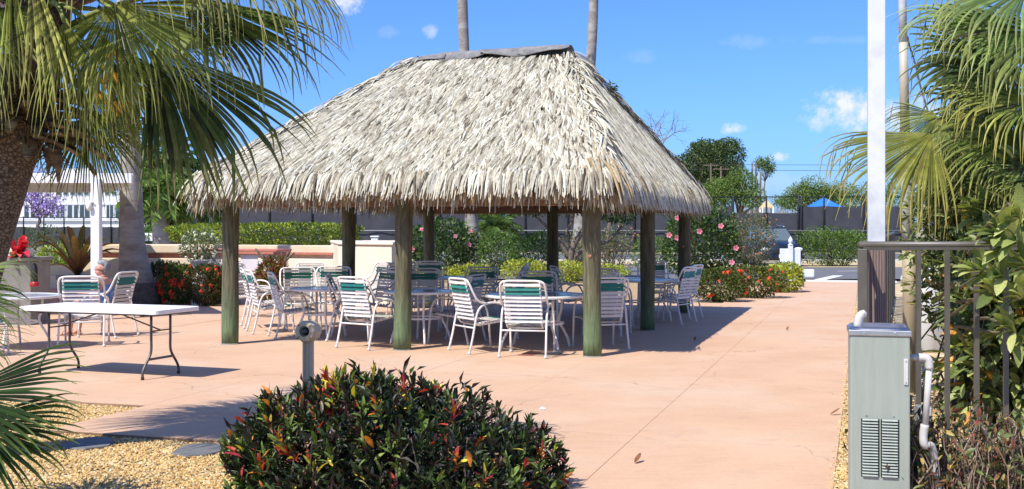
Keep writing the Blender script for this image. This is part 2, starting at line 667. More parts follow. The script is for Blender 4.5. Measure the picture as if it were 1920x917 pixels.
def concrete_mat():
    """coloured concrete: cloudy pigment, fine sand grain, trowel streaks, worn pale patches, hairline cracks"""
    m, nt, bs = new_mat('pink concrete')
    N, L = nt.nodes.new, nt.links.new
    tc = N('ShaderNodeTexCoord')

    def noise(scale, detail, st=(1, 1, 1), rot=0, rough=.6):
        mp = N('ShaderNodeMapping')
        mp.inputs['Scale'].default_value = st
        mp.inputs['Rotation'].default_value = (0, 0, rot)
        L(tc.outputs['Object'], mp.inputs[0])
        n = N('ShaderNodeTexNoise')
        n.inputs['Scale'].default_value = scale
        n.inputs['Detail'].default_value = detail
        n.inputs['Roughness'].default_value = rough
        L(mp.outputs[0], n.inputs['Vector'])
        return n.outputs['Fac']

    def ramp(v, a, b, lo, hi):
        r = N('ShaderNodeMapRange')
        for k, x in (('From Min', a), ('From Max', b), ('To Min', lo), ('To Max', hi)):
            r.inputs[k].default_value = x
        L(v, r.inputs['Value'])
        return r.outputs[0]

    def mixc(f, a, b, mode='MIX'):
        x = N('ShaderNodeMix')
        x.data_type = 'RGBA'
        x.blend_type = mode
        if isinstance(f, float):
            x.inputs[0].default_value = f
        else:
            L(f, x.inputs[0])
        for i, c in ((6, a), (7, b)):
            if isinstance(c, tuple):
                x.inputs[i].default_value = (*c, 1)
            else:
                L(c, x.inputs[i])
        return x.outputs[2]
    c = mixc(ramp(noise(.9, 8), .36, .64, 0, 1), (.592, .386, .248), (.54, .340, .212))
    c = mixc(ramp(noise(.5, 6), .48, .66, 0, .65), c, (.575, .43, .305))
    c = mixc(ramp(noise(2.3, 8, rough=.75), .54, .68, 0, .46), c, (.43, .295, .21))
    streak = ramp(noise(2.2, 7, (1.1, 14, 1), .3), .42, .70, 1.0, .93)
    grain = ramp(noise(130, 3), .3, .7, .93, 1.07)
    grit = ramp(noise(26, 6, rough=.8), .52, .72, 1.0, .84)
    k = N('ShaderNodeMath')
    k.operation = 'MULTIPLY'
    L(streak, k.inputs[0])
    L(grain, k.inputs[1])
    k2 = N('ShaderNodeMath')
    k2.operation = 'MULTIPLY'
    L(k.outputs[0], k2.inputs[0])
    L(grit, k2.inputs[1])
    sc = N('ShaderNodeVectorMath')
    sc.operation = 'SCALE'
    L(c, sc.inputs[0])
    L(k2.outputs[0], sc.inputs['Scale'])
    # hairline cracks
    mp = N('ShaderNodeMapping')
    L(tc.outputs['Object'], mp.inputs[0])
    dn = N('ShaderNodeTexNoise')
    dn.inputs['Scale'].default_value = 1.4
    dn.inputs['Detail'].default_value = 6
    L(mp.outputs[0], dn.inputs['Vector'])
    av = N('ShaderNodeVectorMath')
    av.operation = 'MULTIPLY_ADD'
    L(dn.outputs['Color'], av.inputs[0])
    av.inputs[1].default_value = (1.1, 1.1, 0)
    L(mp.outputs[0], av.inputs[2])
    vo = N('ShaderNodeTexVoronoi')
    vo.feature = 'DISTANCE_TO_EDGE'
    vo.inputs['Scale'].default_value = .30
    L(av.outputs[0], vo.inputs['Vector'])
    cr = ramp(vo.outputs['Distance'], .0008, .0022, .38, 0.0)
    c = mixc(cr, sc.outputs[0], (.16, .10, .07))
    L(c, bs.inputs['Base Color'])
    bs.inputs['Roughness'].default_value = .85
    bs.inputs['Specular IOR Level'].default_value = .3
    bp = N('ShaderNodeBump')
    bp.inputs['Strength'].default_value = .35
    bp.inputs['Distance'].default_value = .006
    L(noise(70, 7, rough=.75), bp.inputs['Height'])
    L(bp.outputs[0], bs.inputs['Normal'])
    return m


M['concrete'] = concrete_mat()


def vary(m, lo, hi):
    """every object on this material fades a little differently"""
    nt = m.node_tree
    bs = nt.nodes['Principled BSDF']
    src = bs.inputs['Base Color'].links[0].from_socket
    oi = nt.nodes.new('ShaderNodeObjectInfo')
    mr = nt.nodes.new('ShaderNodeMapRange')
    mr.inputs['To Min'].default_value = lo
    mr.inputs['To Max'].default_value = hi
    nt.links.new(oi.outputs['Random'], mr.inputs['Value'])
    sc = nt.nodes.new('ShaderNodeVectorMath')
    sc.operation = 'SCALE'
    nt.links.new(src, sc.inputs[0])
    nt.links.new(mr.outputs[0], sc.inputs['Scale'])
    nt.links.new(sc.outputs[0], bs.inputs['Base Color'])


for n_, a_, b_ in (('strap_white', .82, 1.04), ('strap_green', .75, 1.25), ('post_wood', .75, 1.15), ('white_metal', .9, 1.03), ('boot', .7, 1.5)):
    vary(M[n_], a_, b_)


def grain_mat(name, c1, c2, sc=(14, 14, 1.2), scale=1.6, dist=1.6):
    m, nt, bs = new_mat(name)
    N, L = nt.nodes.new, nt.links.new
    tc = N('ShaderNodeTexCoord')
    mp = N('ShaderNodeMapping')
    mp.inputs['Scale'].default_value = sc
    L(tc.outputs['Object'], mp.inputs[0])
    wv = N('ShaderNodeTexWave')
    wv.inputs['Scale'].default_value = scale
    wv.inputs['Distortion'].default_value = 6 * dist
    wv.inputs['Detail'].default_value = 4
    wv.inputs['Detail Scale'].default_value = .7
    L(mp.outputs[0], wv.inputs['Vector'])
    rp = N('ShaderNodeValToRGB')
    e = rp.color_ramp.elements
    e[0].color = (*c1, 1)
    e[1].color = (*c2, 1)
    L(wv.outputs['Fac'], rp.inputs[0])
    L(rp.outputs[0], bs.inputs['Base Color'])
    bs.inputs['Roughness'].default_value = .75
    bp = N('ShaderNodeBump')
    bp.inputs['Strength'].default_value = .4
    bp.inputs['Distance'].default_value = .005
    L(wv.outputs['Fac'], bp.inputs['Height'])
    L(bp.outputs[0], bs.inputs['Normal'])
    return m


M['brown_wood'] = grain_mat('weathered brown wood', (.10, .065, .055), (.235, .165, .145))


def bark_mat():
    """fissured fan palm trunk: vertical cracks crossed by ring scars"""
    m, nt, bs = new_mat('fissured palm bark')
    N, L = nt.nodes.new, nt.links.new
    tc = N('ShaderNodeTexCoord')
    mp = N('ShaderNodeMapping')
    mp.inputs['Scale'].default_value = (20, 20, 34)
    L(tc.outputs['Object'], mp.inputs[0])
    nz = N('ShaderNodeTexNoise')
    nz.inputs['Scale'].default_value = 2.5
    nz.inputs['Detail'].default_value = 6
    L(mp.outputs[0], nz.inputs['Vector'])
    ad = N('ShaderNodeMix')
    ad.data_type = 'RGBA'
    ad.inputs[0].default_value = .25
    L(mp.outputs[0], ad.inputs[6])
    L(nz.outputs['Color'], ad.inputs[7])
    vo = N('ShaderNodeTexVoronoi')
    vo.feature = 'DISTANCE_TO_EDGE'
    vo.inputs['Scale'].default_value = 1.9
    L(ad.outputs[2], vo.inputs['Vector'])
    rp = N('ShaderNodeValToRGB')
    e = rp.color_ramp.elements
    e[0].position, e[0].color = .0, (.04, .026, .018, 1)
    e[1].position, e[1].color = .22, (.23, .175, .135, 1)
    L(vo.outputs['Distance'], rp.inputs[0])
    mx = N('ShaderNodeMix')
    mx.data_type = 'RGBA'
    mx.blend_type = 'MULTIPLY'
    mx.inputs[0].default_value = .8
    L(rp.outputs[0], mx.inputs[6])
    r2 = N('ShaderNodeValToRGB')
    e = r2.color_ramp.elements
    e[0].position, e[0].color = .3, (.45, .42, .4, 1)
    e[1].position, e[1].color = .7, (1.3, 1.2, 1.1, 1)
    L(nz.outputs['Fac'], r2.inputs[0])
    L(r2.outputs[0], mx.inputs[7])
    L(mx.outputs[2], bs.inputs['Base Color'])
    bs.inputs['Roughness'].default_value = .9
    bp = N('ShaderNodeBump')
    bp.inputs['Strength'].default_value = .9
    bp.inputs['Distance'].default_value = .015
    L(rp.outputs[0], bp.inputs['Height'])
    L(bp.outputs[0], bs.inputs['Normal'])
    return m


M['bark_fan'] = bark_mat()


# ------------------------------------------------------------------ foliage generators
def pick(rng, palette, n):
    cols = np.array([p[0] for p in palette], float)
    w = np.array([p[1] for p in palette], float)
    return cols[rng.choice(len(cols), n, p=w / w.sum())]


def lumps(D, s):
    a = D * 3.1 + s
    b = D * 6.3 + s * 2.1
    return .6 * np.sin(a[:, 0]) * np.sin(a[:, 1] + 1.3) + .35 * np.sin(a[:, 2] * 1.3 + a[:, 0]) + .3 * np.sin(b[:, 0] + b[:, 2]) * np.sin(b[:, 1])


def leaves(mb, rng, P, A, U, Ln, Wd, C, bend=.25, big=False):
    """P root, A axis, U up-ish vector; per-leaf length/width/colour"""
    n = len(P)
    A = nrm(A)
    S = nrm(np.cross(A, U))
    N = np.cross(S, A)
    Ln = np.asarray(Ln).reshape(-1, 1)
    Wd = np.asarray(Wd).reshape(-1, 1)
    if not big:
        mid = P + A * Ln * .45 + N * Ln * .06
        V = np.stack([P, mid + S * Wd * .5 + N * Wd * .18, P + A * Ln - N * Ln * bend * .5, mid - S * Wd * .5 + N * Wd * .18], 1)
        o = np.arange(n)[:, None] * 4
        F = np.concatenate([o + [0, 1, 2], o + [0, 2, 3]])
        mb.add(V.reshape(-1, 3), F, np.repeat(C, 4, 0))
    else:
        st = [(0, .1), (.3, .9), (.62, 1.0), (.86, .6), (1, .06)]
        V = []
        for s, w in st:
            c = P + A * Ln * s + N * Ln * (.25 * s - bend * s * s - .0)
            V += [c - S * Wd * w * .5 + N * Wd * .16 * w, c, c + S * Wd * w * .5 + N * Wd * .16 * w]
        V = np.stack(V, 1)
        o = np.arange(n)[:, None] * 15
        F = []
        for i in range(4):
            b = 3 * i
            F += [o + [b, b + 1, b + 4, b + 3], o + [b + 1, b + 2, b + 5, b + 4]]
        mb.add(V.reshape(-1, 3), np.concatenate(F), np.repeat(C, 15, 0))


def crown_points(rng, n, c, r, power=2.0, seed=0., lump=.18, shell=5., zmin=-1.0):
    D = nrm(rng.normal(size=(n, 3)))
    D[:, 2] = np.where(D[:, 2] < zmin, -D[:, 2], D[:, 2])
    den = (np.abs(D) ** power).sum(1, keepdims=True) ** (1 / power)
    rad = (1 + lump * lumps(D, seed))[:, None] * rng.random((n, 1)) ** (1 / shell)
    return np.asarray(c) + D / den * rad * np.asarray(r), D


def shade_var(rng, C, P, amt=.3, freq=2.5, seed=0.):
    """clump-wise lighter and darker leaf colour (young and old growth)"""
    k = 1 + amt * lumps(P * freq, seed)
    return np.clip(C * k[:, None] * rng.uniform(.75, 1.25, (len(C), 1)), .003, 1)


G_DARK = (.040, .080, .020)
G_MID = (.085, .155, .030)
G_LIGHT = (.17, .26, .045)
G_YEL = (.38, .42, .045)


def bush(name, label, cat, x, y, rx, ry, h, n, leaf=(.09, .045), pal=((G_DARK, 2), (G_MID, 3), (G_LIGHT, 1)), seed=1, group=None, z0=0., power=2.6,
         rot=0., flowers=None, lump=.16, stems=7, low=.12, shell=4.):
    """rounded shrub on the ground: stems + a cloud of leaves + flower heads"""
    rng = np.random.default_rng(seed)
    t = thing(name, label, cat, (x, y, z0), group)
    mb = MB()
    P, D = crown_points(rng, n, (0, 0, 0), (rx, ry, h * .5 * (1 - low / 2)), power, seed * 1.7, lump, shell)
    P[:, 2] += h * (.5 + low / 4)
    A = nrm(D * .9 + rng.normal(size=(n, 3)) * .55 + [0, 0, .45])
    U = nrm(np.array([0, 0, 1.]) + rng.normal(size=(n, 3)) * .5)
    C = shade_var(rng, pick(rng, pal, n), P, .3, 3.0, seed)
    s = rng.uniform(.65, 1.25, n)
    cr, sr = math.cos(rot), math.sin(rot)
    RM = np.array([[cr, sr, 0], [-sr, cr, 0], [0, 0, 1.]])
    leaves(mb, rng, P @ RM + [x, y, z0], A @ RM, U, leaf[0] * s, leaf[1] * s, C)
    part('foliage', mb, M['leaf'], t, kind='stuff')
    sb = MB()
    for i in range(stems):
        a = rng.uniform(0, 6.28)
        q = rng.uniform(.2, .75)
        e = np.array([math.cos(a) * rx * q, math.sin(a) * ry * q, 0]) @ RM
        p0 = np.array([x, y, z0 - .02]) + e * .35
        p2 = np.array([x, y, z0]) + e + [0, 0, h * rng.uniform(.5, .8)]
        p1 = (p0 + p2) / 2 + rng.normal(size=3) * .05
        sb.tube([p0, p1, p2], [.018, .013, .007], 5, C=(.13, .095, .065))
    part('stem', sb, M['twig'], t, smooth=True)
    if flowers:
        me, count, zr, size = flowers
        Pf, Df = crown_points(rng, count * 6, (0, 0, 0), (rx * 1.0, ry * 1.0, h * .5), power, seed * 1.7, lump, 60)
        Pf[:, 2] += h * (.5 + low / 4)
        Pf = Pf @ RM
        Df = Df @ RM
        ok = [i for i in range(len(Pf)) if Df[i][1] < .25 and zr[0] * h < Pf[i][2] < zr[1] * h][:count]
        for i in ok:
            q = Vector(nrm(Df[i] + [0, -.3, .35])).to_track_quat('Z', 'Y').to_euler()
            k = size * rng.uniform(.75, 1.2)
            inst('flower', me, t, Pf[i] + [x, y, z0], q, (k, k, k))
    return t


def flower_cluster_mesh(name, cols, seed, n=16):
    """a domed head of small four-petal florets, unit radius"""
    rng = np.random.default_rng(seed)
    mb = MB()
    D = nrm(rng.normal(size=(n, 3)) + [0, 0, .9])
    D[:, 2] = np.abs(D[:, 2])
    for d in D:
        a = nrm(np.cross(d, [0.3, .5, .8]))
        b = np.cross(d, a)
        c = np.array(cols[rng.integers(len(cols))])
        p = d * .8
        s = .34
        mb.add([p + a * s, p + b * s + d * .1, p - a * s, p - b * s + d * .1], [[0, 1, 2], [0, 2, 3]], np.tile(c, (4, 1)))
    return mb.mesh(name, M['petal'])


def hibiscus_mesh(name, col, cen):
    mb = MB()
    for k in range(5):
        a = k * 2 * math.pi / 5
        d = np.array([math.cos(a), math.sin(a), 0])
        s = np.array([-math.sin(a), math.cos(a), 0])
        V = [np.zeros(3), d * .45 + s * .32 + [0, 0, .25], d * .95 + s * .42 + [0, 0, .28], d * 1.05 + [0, 0, .38], d * .95 - s * .42 + [0, 0, .28],
             d * .45 - s * .32 + [0, 0, .25]]
        C = [cen, col, col, col, col, col]
        mb.add(V, [[0, 1, 2], [0, 2, 3], [0, 3, 4], [0, 4, 5]], C)
    mb.tube([(0, 0, 0), (0, 0, .7)], [.05, .03], 4, C=(.7, .5, .1))
    return mb.mesh(name, M['petal'])


FL_RED = flower_cluster_mesh('flower', [(.75, .07, .03), (.85, .16, .05), (.62, .03, .03)], 3)
FL_PINK = hibiscus_mesh('flower', (.80, .32, .40), (.5, .03, .08))
FL_WHITE = flower_cluster_mesh('flower', [(.85, .85, .82), (.8, .82, .74)], 5)
FL_DUST = flower_cluster_mesh('flower', [(.55, .12, .10), (.5, .2, .14), (.6, .3, .25)], 6, 10)


def limb_path(a, b, rng, wob=.08, n=6):
    a, b = np.asarray(a, float), np.asarray(b, float)
    L = np.linalg.norm(b - a)
    t = np.linspace(0, 1, n)[:, None]
    p = a + (b - a) * t
    p[1:-1] += rng.normal(size=(n - 2, 3)) * L * wob
    return p


def tree(name, label, base, trunk_top, trunk_r, crowns, n, leaf, pal, seed, cat='tree', group=None, shell=3., limbs=True, far=True, lump=.25, wob=.03):
    """crowns: list of (centre, radii). trunk + limbs reach into every crown"""
    rng = np.random.default_rng(seed)
    base = np.asarray(base, float)
    trunk_top = np.asarray(trunk_top, float)
    t = thing(name, label, cat, tuple(base), group)
    tb = MB()
    tb.tube(limb_path(base - [0, 0, .05], trunk_top, rng, wob, 7), np.linspace(trunk_r * 1.25, trunk_r * .7, 7), 8)
    part('trunk', tb, M['bark_tree'], t, smooth=True)
    vol = np.array([c[1][0] * c[1][1] * c[1][2] for c in crowns]) ** (2 / 3)
    mb = MB()
    lb = MB()
    for k, (c, r) in enumerate(crowns):
        m = int(n * vol[k] / vol.sum())
        P, D = crown_points(rng, m, c, r, 2.0, seed + k * 1.9, lump, shell)
        # drop leaves in a few pockets so that what is behind shows through
        gap = lumps((P - base) * (2.2 / max(r)), seed * 3.3 + k) > -.45
        P, D = P[gap], D[gap]
        m = len(P)
        A = nrm(D * .6 + rng.normal(size=(m, 3)) * .7 + [0, 0, -.1])
        U = nrm(np.array([0, 0, 1.]) + rng.normal(size=(m, 3)) * .6)
        C = shade_var(rng, pick(rng, pal, m), P, .35, 2.2 / max(r), seed + k)
        s = rng.uniform(.6, 1.3, m)
        leaves(mb, rng, P, A, U, leaf[0] * s, leaf[1] * s, C)
        if limbs:
            for j in range(3):
                e = np.asarray(c) + rng.normal(size=3) * np.asarray(r) * .4
                lb.tube(limb_path(trunk_top - [0, 0, .1], e, rng, .07, 5), np.linspace(trunk_r * .55, trunk_r * .12, 5), 5)
    part('crown', mb, M['leaf_far'] if far else M['leaf'], t, kind='stuff')
    if limbs:
        part('limb', lb, M['bark_tree'], t, smooth=True)
    return t


def fan_leaf(hub, axis, normal, Rr, rng, nseg=42, spread=250, split=.45, hang=1.0, col=(.10, .16, .035), tip=(.22, .22, .06), arch=.12, pleat=.5, cvar=.25,
             width=1.0, steps=11, kink=0.):
    """palmate leaf: pleated blade that splits into drooping ribbons; grown in world space so that gravity is real"""
    mb = MB()
    A = nrm(axis)
    N = np.asarray(normal, float)
    N = nrm(N - A * (N @ A))
    S = np.cross(N, A)
    hub = np.asarray(hub, float)
    sp = R(spread)
    a = np.linspace(-sp / 2, sp / 2, nseg) + rng.normal(size=nseg) * sp / nseg * .12
    da = sp / nseg
    dirs = np.cos(a)[:, None] * A + np.sin(a)[:, None] * S
    Ln = Rr * (.72 + .28 * np.cos(a * .5)) * np.where(rng.random(nseg) < .12, rng.uniform(.6, .85, nseg), rng.uniform(.9, 1.08, nseg))
    dcur = dirs.copy()
    pos = np.tile(hub, (nseg, 1)) + dirs * .02
    hg = hang * rng.uniform(.4, 1.6, nseg) * np.where(rng.random(nseg) < .14, 2.6, 1.0)
    wob = rng.normal(size=(nseg, 3)) * .05
    down = np.array([0, 0, -1.])
    rows, cols = [], []
    col = np.asarray(col)
    tip = np.asarray(tip)
    seg_c = col * (1 + cvar * rng.normal(size=(nseg, 1))) + tip * .25 * rng.random((nseg, 1)) ** 3
    twist = rng.normal(size=nseg) * .5
    kf = np.where(rng.random(nseg) < kink, rng.uniform(.1, .65, nseg), 9.)
    ss = np.linspace(0, 1, steps)
    for k, s in enumerate(ss):
        wmax = split * Ln * math.tan(da / 2) * 1.15 * width
        if s < split:
            hw = np.maximum(s * Ln * math.tan(da / 2) * 1.05, .003)
            fr = 0
        else:
            fr = (s - split) / (1 - split)
            hw = np.maximum(wmax * (1 - fr) ** .75, .0012)
        sd = nrm(np.cross(np.tile(N, (nseg, 1)), dcur))
        tw = (twist * fr)[:, None]
        nn = nrm(np.cross(dcur, sd))
        sd2 = sd * np.cos(tw) + nn * np.sin(tw)
        up = nrm(np.cross(dcur, sd2))
        hw = hw[:, None]
        rows.append(np.stack([pos - sd2 * hw, pos + up * hw * pleat * 2 * (1 - .6 * fr), pos + sd2 * hw], 1))
        c = np.clip(seg_c * (1 - .75 * max(0, fr) ** 2) + tip * .75 * max(0, fr) ** 2, .004, 1)
        if s < .12:
            c = c * .6 + np.array([.30, .30, .08]) * .4
        cols.append(np.stack([c, c * 1.12, c], 1))
        g = (arch * .35 + (hg * fr * 1.5 if s >= split else 0)) * (1 / (steps - 1)) * 4.0
        g = np.asarray(g) * np.ones(nseg)
        if s >= split:
            hit = (kf <= fr)
            kf = np.where(hit, 9., kf)
            dcur = nrm(np.where(hit[:, None], dcur * rng.uniform(.1, .5, (nseg, 1)) + down * .95 + rng.normal(size=(nseg, 3)) * .12, dcur))
        dcur = nrm(dcur + down * g[:, None] * .6 + wob * (0 if s < split else fr))
        pos = pos + dcur * (Ln / (steps - 1))[:, None]
    V = np.stack(rows, 1)            # nseg, steps, 3, 3
    C = np.stack(cols, 1)
    F = []
    o = np.arange(nseg)[:, None] * steps * 3
    for k in range(steps - 1):
        b = 3 * k
        F += [o + [b, b + 1, b + 4, b + 3], o + [b + 1, b + 2, b + 5, b + 4]]
    mb.add(V.reshape(-1, 3), np.concatenate(F), C.reshape(-1, 3))
    return mb


def petiole(mb, a, b, r0=.02, r1=.011, sag=-.05, C=(.20, .22, .06)):
    a, b = np.asarray(a, float), np.asarray(b, float)
    t = np.linspace(0, 1, 6)[:, None]
    p = a + (b - a) * t + np.array([0, 0, 1.]) * (-sag * 4 * t * (1 - t)) * np.linalg.norm(b - a)
    mb.tube(p, np.linspace(r0, r1, 6), 6, C=C)


def pinnate(mb, base, d, Ln, rng, droop=.9, nl=26, ll=.45, lw=.035, col=(.08, .15, .03)):
    """feather leaf: arching midrib with two rows of leaflets"""
    d = nrm(d)
    pos = np.asarray(base, float).copy()
    pts, dd = [], []
    m = nl
    for i in range(m):
        pts.append(pos.copy())
        dd.append(d.copy())
        d = nrm(d + np.array([0, 0, -1]) * droop / m * (.4 + 1.6 * i / m))
        pos = pos + d * Ln / m
    pts, dd = np.array(pts), np.array(dd)
    mb.tube(pts[::3], np.linspace(.022, .006, len(pts[::3])), 5, C=(.17, .19, .06))
    up = np.array([0, 0, 1.])
    s = nrm(np.cross(dd, up))
    prof = np.sin(np.linspace(.35, 3.0, m)) ** .7
    for sg in (-1, 1):
        A = nrm(s * sg * .9 + dd * .55 + up * rng.normal(size=(m, 1)) * .25 - up * .15)
        C = np.array(col) * rng.uniform(.7, 1.4, (m, 1))
        leaves(mb, rng, pts, A, np.tile(up, (m, 1)) + rng.normal(size=(m, 3)) * .3, ll * prof, np.ones(m) * lw * 2, C, bend=.55, big=False)


# ================================================================== GROUND
def structure(o):
    o['kind'] = 'structure'
    return o


def sheet(name, poly, z, m, grid=None):
    mb = MB()
    n = len(poly)
    mb.add([(p[0], p[1], z) for p in poly], [list(range(n))])
    return structure(part(name, mb, m))


structure(part('ground', MB().add([(-400, -20, -.09), (400, -20, -.09), (400, 900, -.09), (-400, 900, -.09)], [[0, 1, 2, 3]]), M['ground']))


def uvrect(u0, u1, v0, v1):
    return [UV(u0, v0)[:2], UV(u1, v0)[:2], UV(u1, v1)[:2], UV(u0, v1)[:2]]


patio = structure(part('patio', MB().prism(uvrect(-20.2, -.20, 8.9, 24.5), -.08, -.004).prism(uvrect(-6.2, -.20, 7.6, 8.9), -.08, -.0045)
                       .prism(uvrect(-2.0, -.20, 2.0, 7.6), -.08, -.0055).prism(uvrect(-2.9, -.2, 24.5, 35.0), -.08, -.005), M['joint']))
PATIO_RECTS = [(-20.2, -.19, 8.9, 24.5), (-6.2, -.19, 7.6, 8.9), (-2.0, -.19, 2.0, 7.6), (-2.9, -.19, 24.5, 35.0)]
U_J = [-.19 - 1.5 * k for k in range(15)]
V_J = [3.2 + 3.77 * k for k in range(10)]
rng_s = np.random.default_rng(5)
slab_cache = {}
for i in range(len(U_J) - 1):
    for j in range(len(V_J) - 1):
        cu0, cu1, cv0, cv1 = U_J[i + 1], U_J[i], V_J[j], V_J[j + 1]
        for (ru0, ru1, rv0, rv1) in PATIO_RECTS:
            u0, u1, v0, v1 = max(cu0, ru0), min(cu1, ru1), max(cv0, rv0), min(cv1, rv1)
            if u1 - u0 < .05 or v1 - v0 < .05:
                continue
            g = .0014
            a0 = u0 + (g if abs(u0 - cu0) < 1e-6 else 0)
            a1 = u1 - (g if abs(u1 - cu1) < 1e-6 and u1 < -.3 else 0)
            b0 = v0 + (g if abs(v0 - cv0) < 1e-6 else 0)
            b1 = v1 - (g if abs(v1 - cv1) < 1e-6 else 0)
            zt = rng_s.uniform(-.0015, .0015)
            part('slab', MB().prism(uvrect(a0, a1, b0, b1), -.06, zt), M['concrete'], patio)

sheet('gravel_bed', [UV(-9, 1)[:2], UV(-2.0, 1)[:2], UV(-2.0, 7.6)[:2], UV(-6.2, 7.6)[:2], UV(-6.2, 8.9)[:2], UV(-9, 8.9)[:2]], -.03, M['gravel'])
sheet('gravel_strip', uvrect(-.19, 3.6, 1, 34.6), -.010, M['gravel'])
sheet('planting_bed', uvrect(-20, -2.9, 24.5, 33.5), -.02, M['mulch'])
sheet('kerb_strip', uvrect(-2.9, .9, 35.0, 36.6), -.006, M['strip'])
drive = sheet('driveway', [(-30, 36.2), (40, 36.2), (40, 47), (-30, 47)], -.018, M['asphalt'])
sheet('verge', [(-30, 47), (40, 47), (40, 53), (-30, 53)], -.015, M['gravel'])
sheet('parking_lot', [(-70, 53), (70, 53), (70, 70), (-70, 70)], -.02, M['asphalt'])
kb = MB().box((0, 53.1, .05), (60, .25, .16))
structure(part('kerb', kb, M['strip'], bevel=.02))
# white bay markings on the driveway
for (px0, py0, px1, py1, w) in ((1532, 525, 1572, 516, .35), (1572, 508, 1620, 507, .12)):
    a = W(px0, py0, F_PX * 1.6 / (py0 - HY))
    b = W(px1, py1, F_PX * 1.6 / (py1 - HY))
    structure(part('painted_line', MB().bar((a[0], a[1], -.012), (b[0], b[1], -.012), w, .004), M['paint']))

# pebbles lying loose on the near gravel
rng = np.random.default_rng(11)


def pebbles(name, rects, n):
    P = []
    for (u0, u1, v0, v1, k) in rects:
        m = int(n * k)
        u, v = rng.uniform(u0, u1, m), rng.uniform(v0, v1, m)
        P.append(np.stack([u * .9557 + v * .2944, -u * .2944 + v * .9557, np.full(m, -.026 if u1 < -1 else -.006)], 1))
    P = np.concatenate(P)
    n = len(P)
    s = rng.uniform(.006, .015, (n, 1))
    th = rng.uniform(0, 6.28, n)
    a = np.stack([np.cos(th), np.sin(th), rng.normal(size=n) * .3], 1)
    b = np.stack([-np.sin(th), np.cos(th), rng.normal(size=n) * .3], 1)
    up = np.array([0, 0, 1.])
    V = np.stack([P + a * s * 1.3, P + b * s, P - a * s * 1.3, P - b * s, P + up * s * .9 + a * s * .3 * rng.normal(size=(n, 1))], 1)
    o = np.arange(n)[:, None] * 5
    F = np.concatenate([o + [0, 1, 4], o + [1, 2, 4], o + [2, 3, 4], o + [3, 0, 4]])
    C = pick(rng, [((.56, .37, .13), 4), ((.60, .44, .20), 3), ((.42, .25, .09), 3), ((.62, .50, .32), 1.0), ((.22, .13, .05), 1.2)], n)
    mb = MB().add(V.reshape(-1, 3), F, np.repeat(C, 5, 0))
    o = part(name, mb, M['pebble'], kind='stuff')
    return o


pebbles('gravel', [(-8.5, -4.2, 5.3, 7.66, .48), (-8.5, -6.15, 7.6, 8.98, .16), (-4.2, -2.6, 5.2, 7.62, .16), (-.22, 1.2, 4.6, 8.0, .24), (-.22, 2.2, 8.0, 12.5, .22), (-.23, .5, 12.5, 24, .14)], 48000)

# slate stepping stones in the gravel
for (px, py, lab, ang) in ((168, 827, 'dark slate stepping stone in the gravel nearer the left fan palm', .3),
                           (372, 839, 'dark slate stepping stone in the gravel beside the croton bush', -.1)):
    c = W(px, py, F_PX * 1.6 / (py - HY))
    pts = [(c[0] + math.cos(a + ang) * .19 * (1 + .12 * math.sin(a * 3 + px)), c[1] + math.sin(a + ang) * .24) for a in np.linspace(0, 2 * math.pi, 9)[:-1]]
    o = part('stepping_stone', MB().prism(pts, -.06, -.010), M['slate'], bevel=.008)
    tag(o, lab, 'stepping stone', 'slate stepping stones in the gravel')

# metal drain cover let into the floor under the near table
c = W(1005, 664, F_PX * 1.6 / 237)
dr = thing('floor_plate', 'square red and tan plate let into the patio floor under the near round table', 'drain cover', tuple(c))
part('red_plate', MB().box(c + EU * -.08 + [0, 0, .003], (.19, .46, .006), ax=[EU, EV, (0, 0, 1)]), M['grate'], dr)
part('tan_plate', MB().box(c + EU * .16 + [0, 0, .003], (.27, .46, .006), ax=[EU, EV, (0, 0, 1)]), M['grate_tan'], dr)

# ================================================================== THATCHED HUT
HC = UV(-5.80, 17.72)                        # centre of the posts
HU, HV = 2.555, 3.78                         # half spacing of the posts
hut = thing('thatched_hut', 'open thatched palm leaf shelter on eight round green brown posts', 'shelter', tuple(HC))


def HP(u, v, z=0.0):
    return HC + EU * u + EV * v + np.array([0, 0, z])


posts = [(-HU, -HV), (0, -HV), (HU, -HV), (HU, 0), (HU, HV), (0, HV), (-HU, HV), (-HU, 0)]
rng = np.random.default_rng(21)
for k, (u, v) in enumerate(posts):
    mb = MB()
    zz = np.linspace(0, 2.15, 12)
    lean = rng.normal(size=2) * .006
    pts = [HP(u, v, z) + [lean[0] * z, lean[1] * z, 0] for z in zz]
    mb.tube(pts, .114 + .004 * np.sin(zz * 4 + k), 18)
    p = part('post', mb, M['post_wood'], hut, smooth=True)
    mb = MB()
    aa = np.linspace(0, 2 * math.pi, 15)[:-1]
    rr_ = .132 + rng.uniform(-.006, .012, 14)
    q0 = HP(u, v)
    mb.add([(q0[0] + math.cos(a) * r_, q0[1] + math.sin(a) * r_, .0) for a, r_ in zip(aa, rr_)] + [(q0[0] + math.cos(a) * .112, q0[1] + math.sin(a) * .112, .016) for a in aa],
           [[i, (i + 1) % 14, 14 + (i + 1) % 14, 14 + i] for i in range(14)])
    part('mortar_collar', mb, M['grey_box'], p, smooth=True)
    if k in (2, 4):
        nb = MB()
        nb.lathe(HP(u, v, 1.25) + [-.04, -.108, 0], [(.022, 0), (.016, .008)], 10, axis=(-.2, -1, 0))
        part('knot', nb, M['terra'], p)
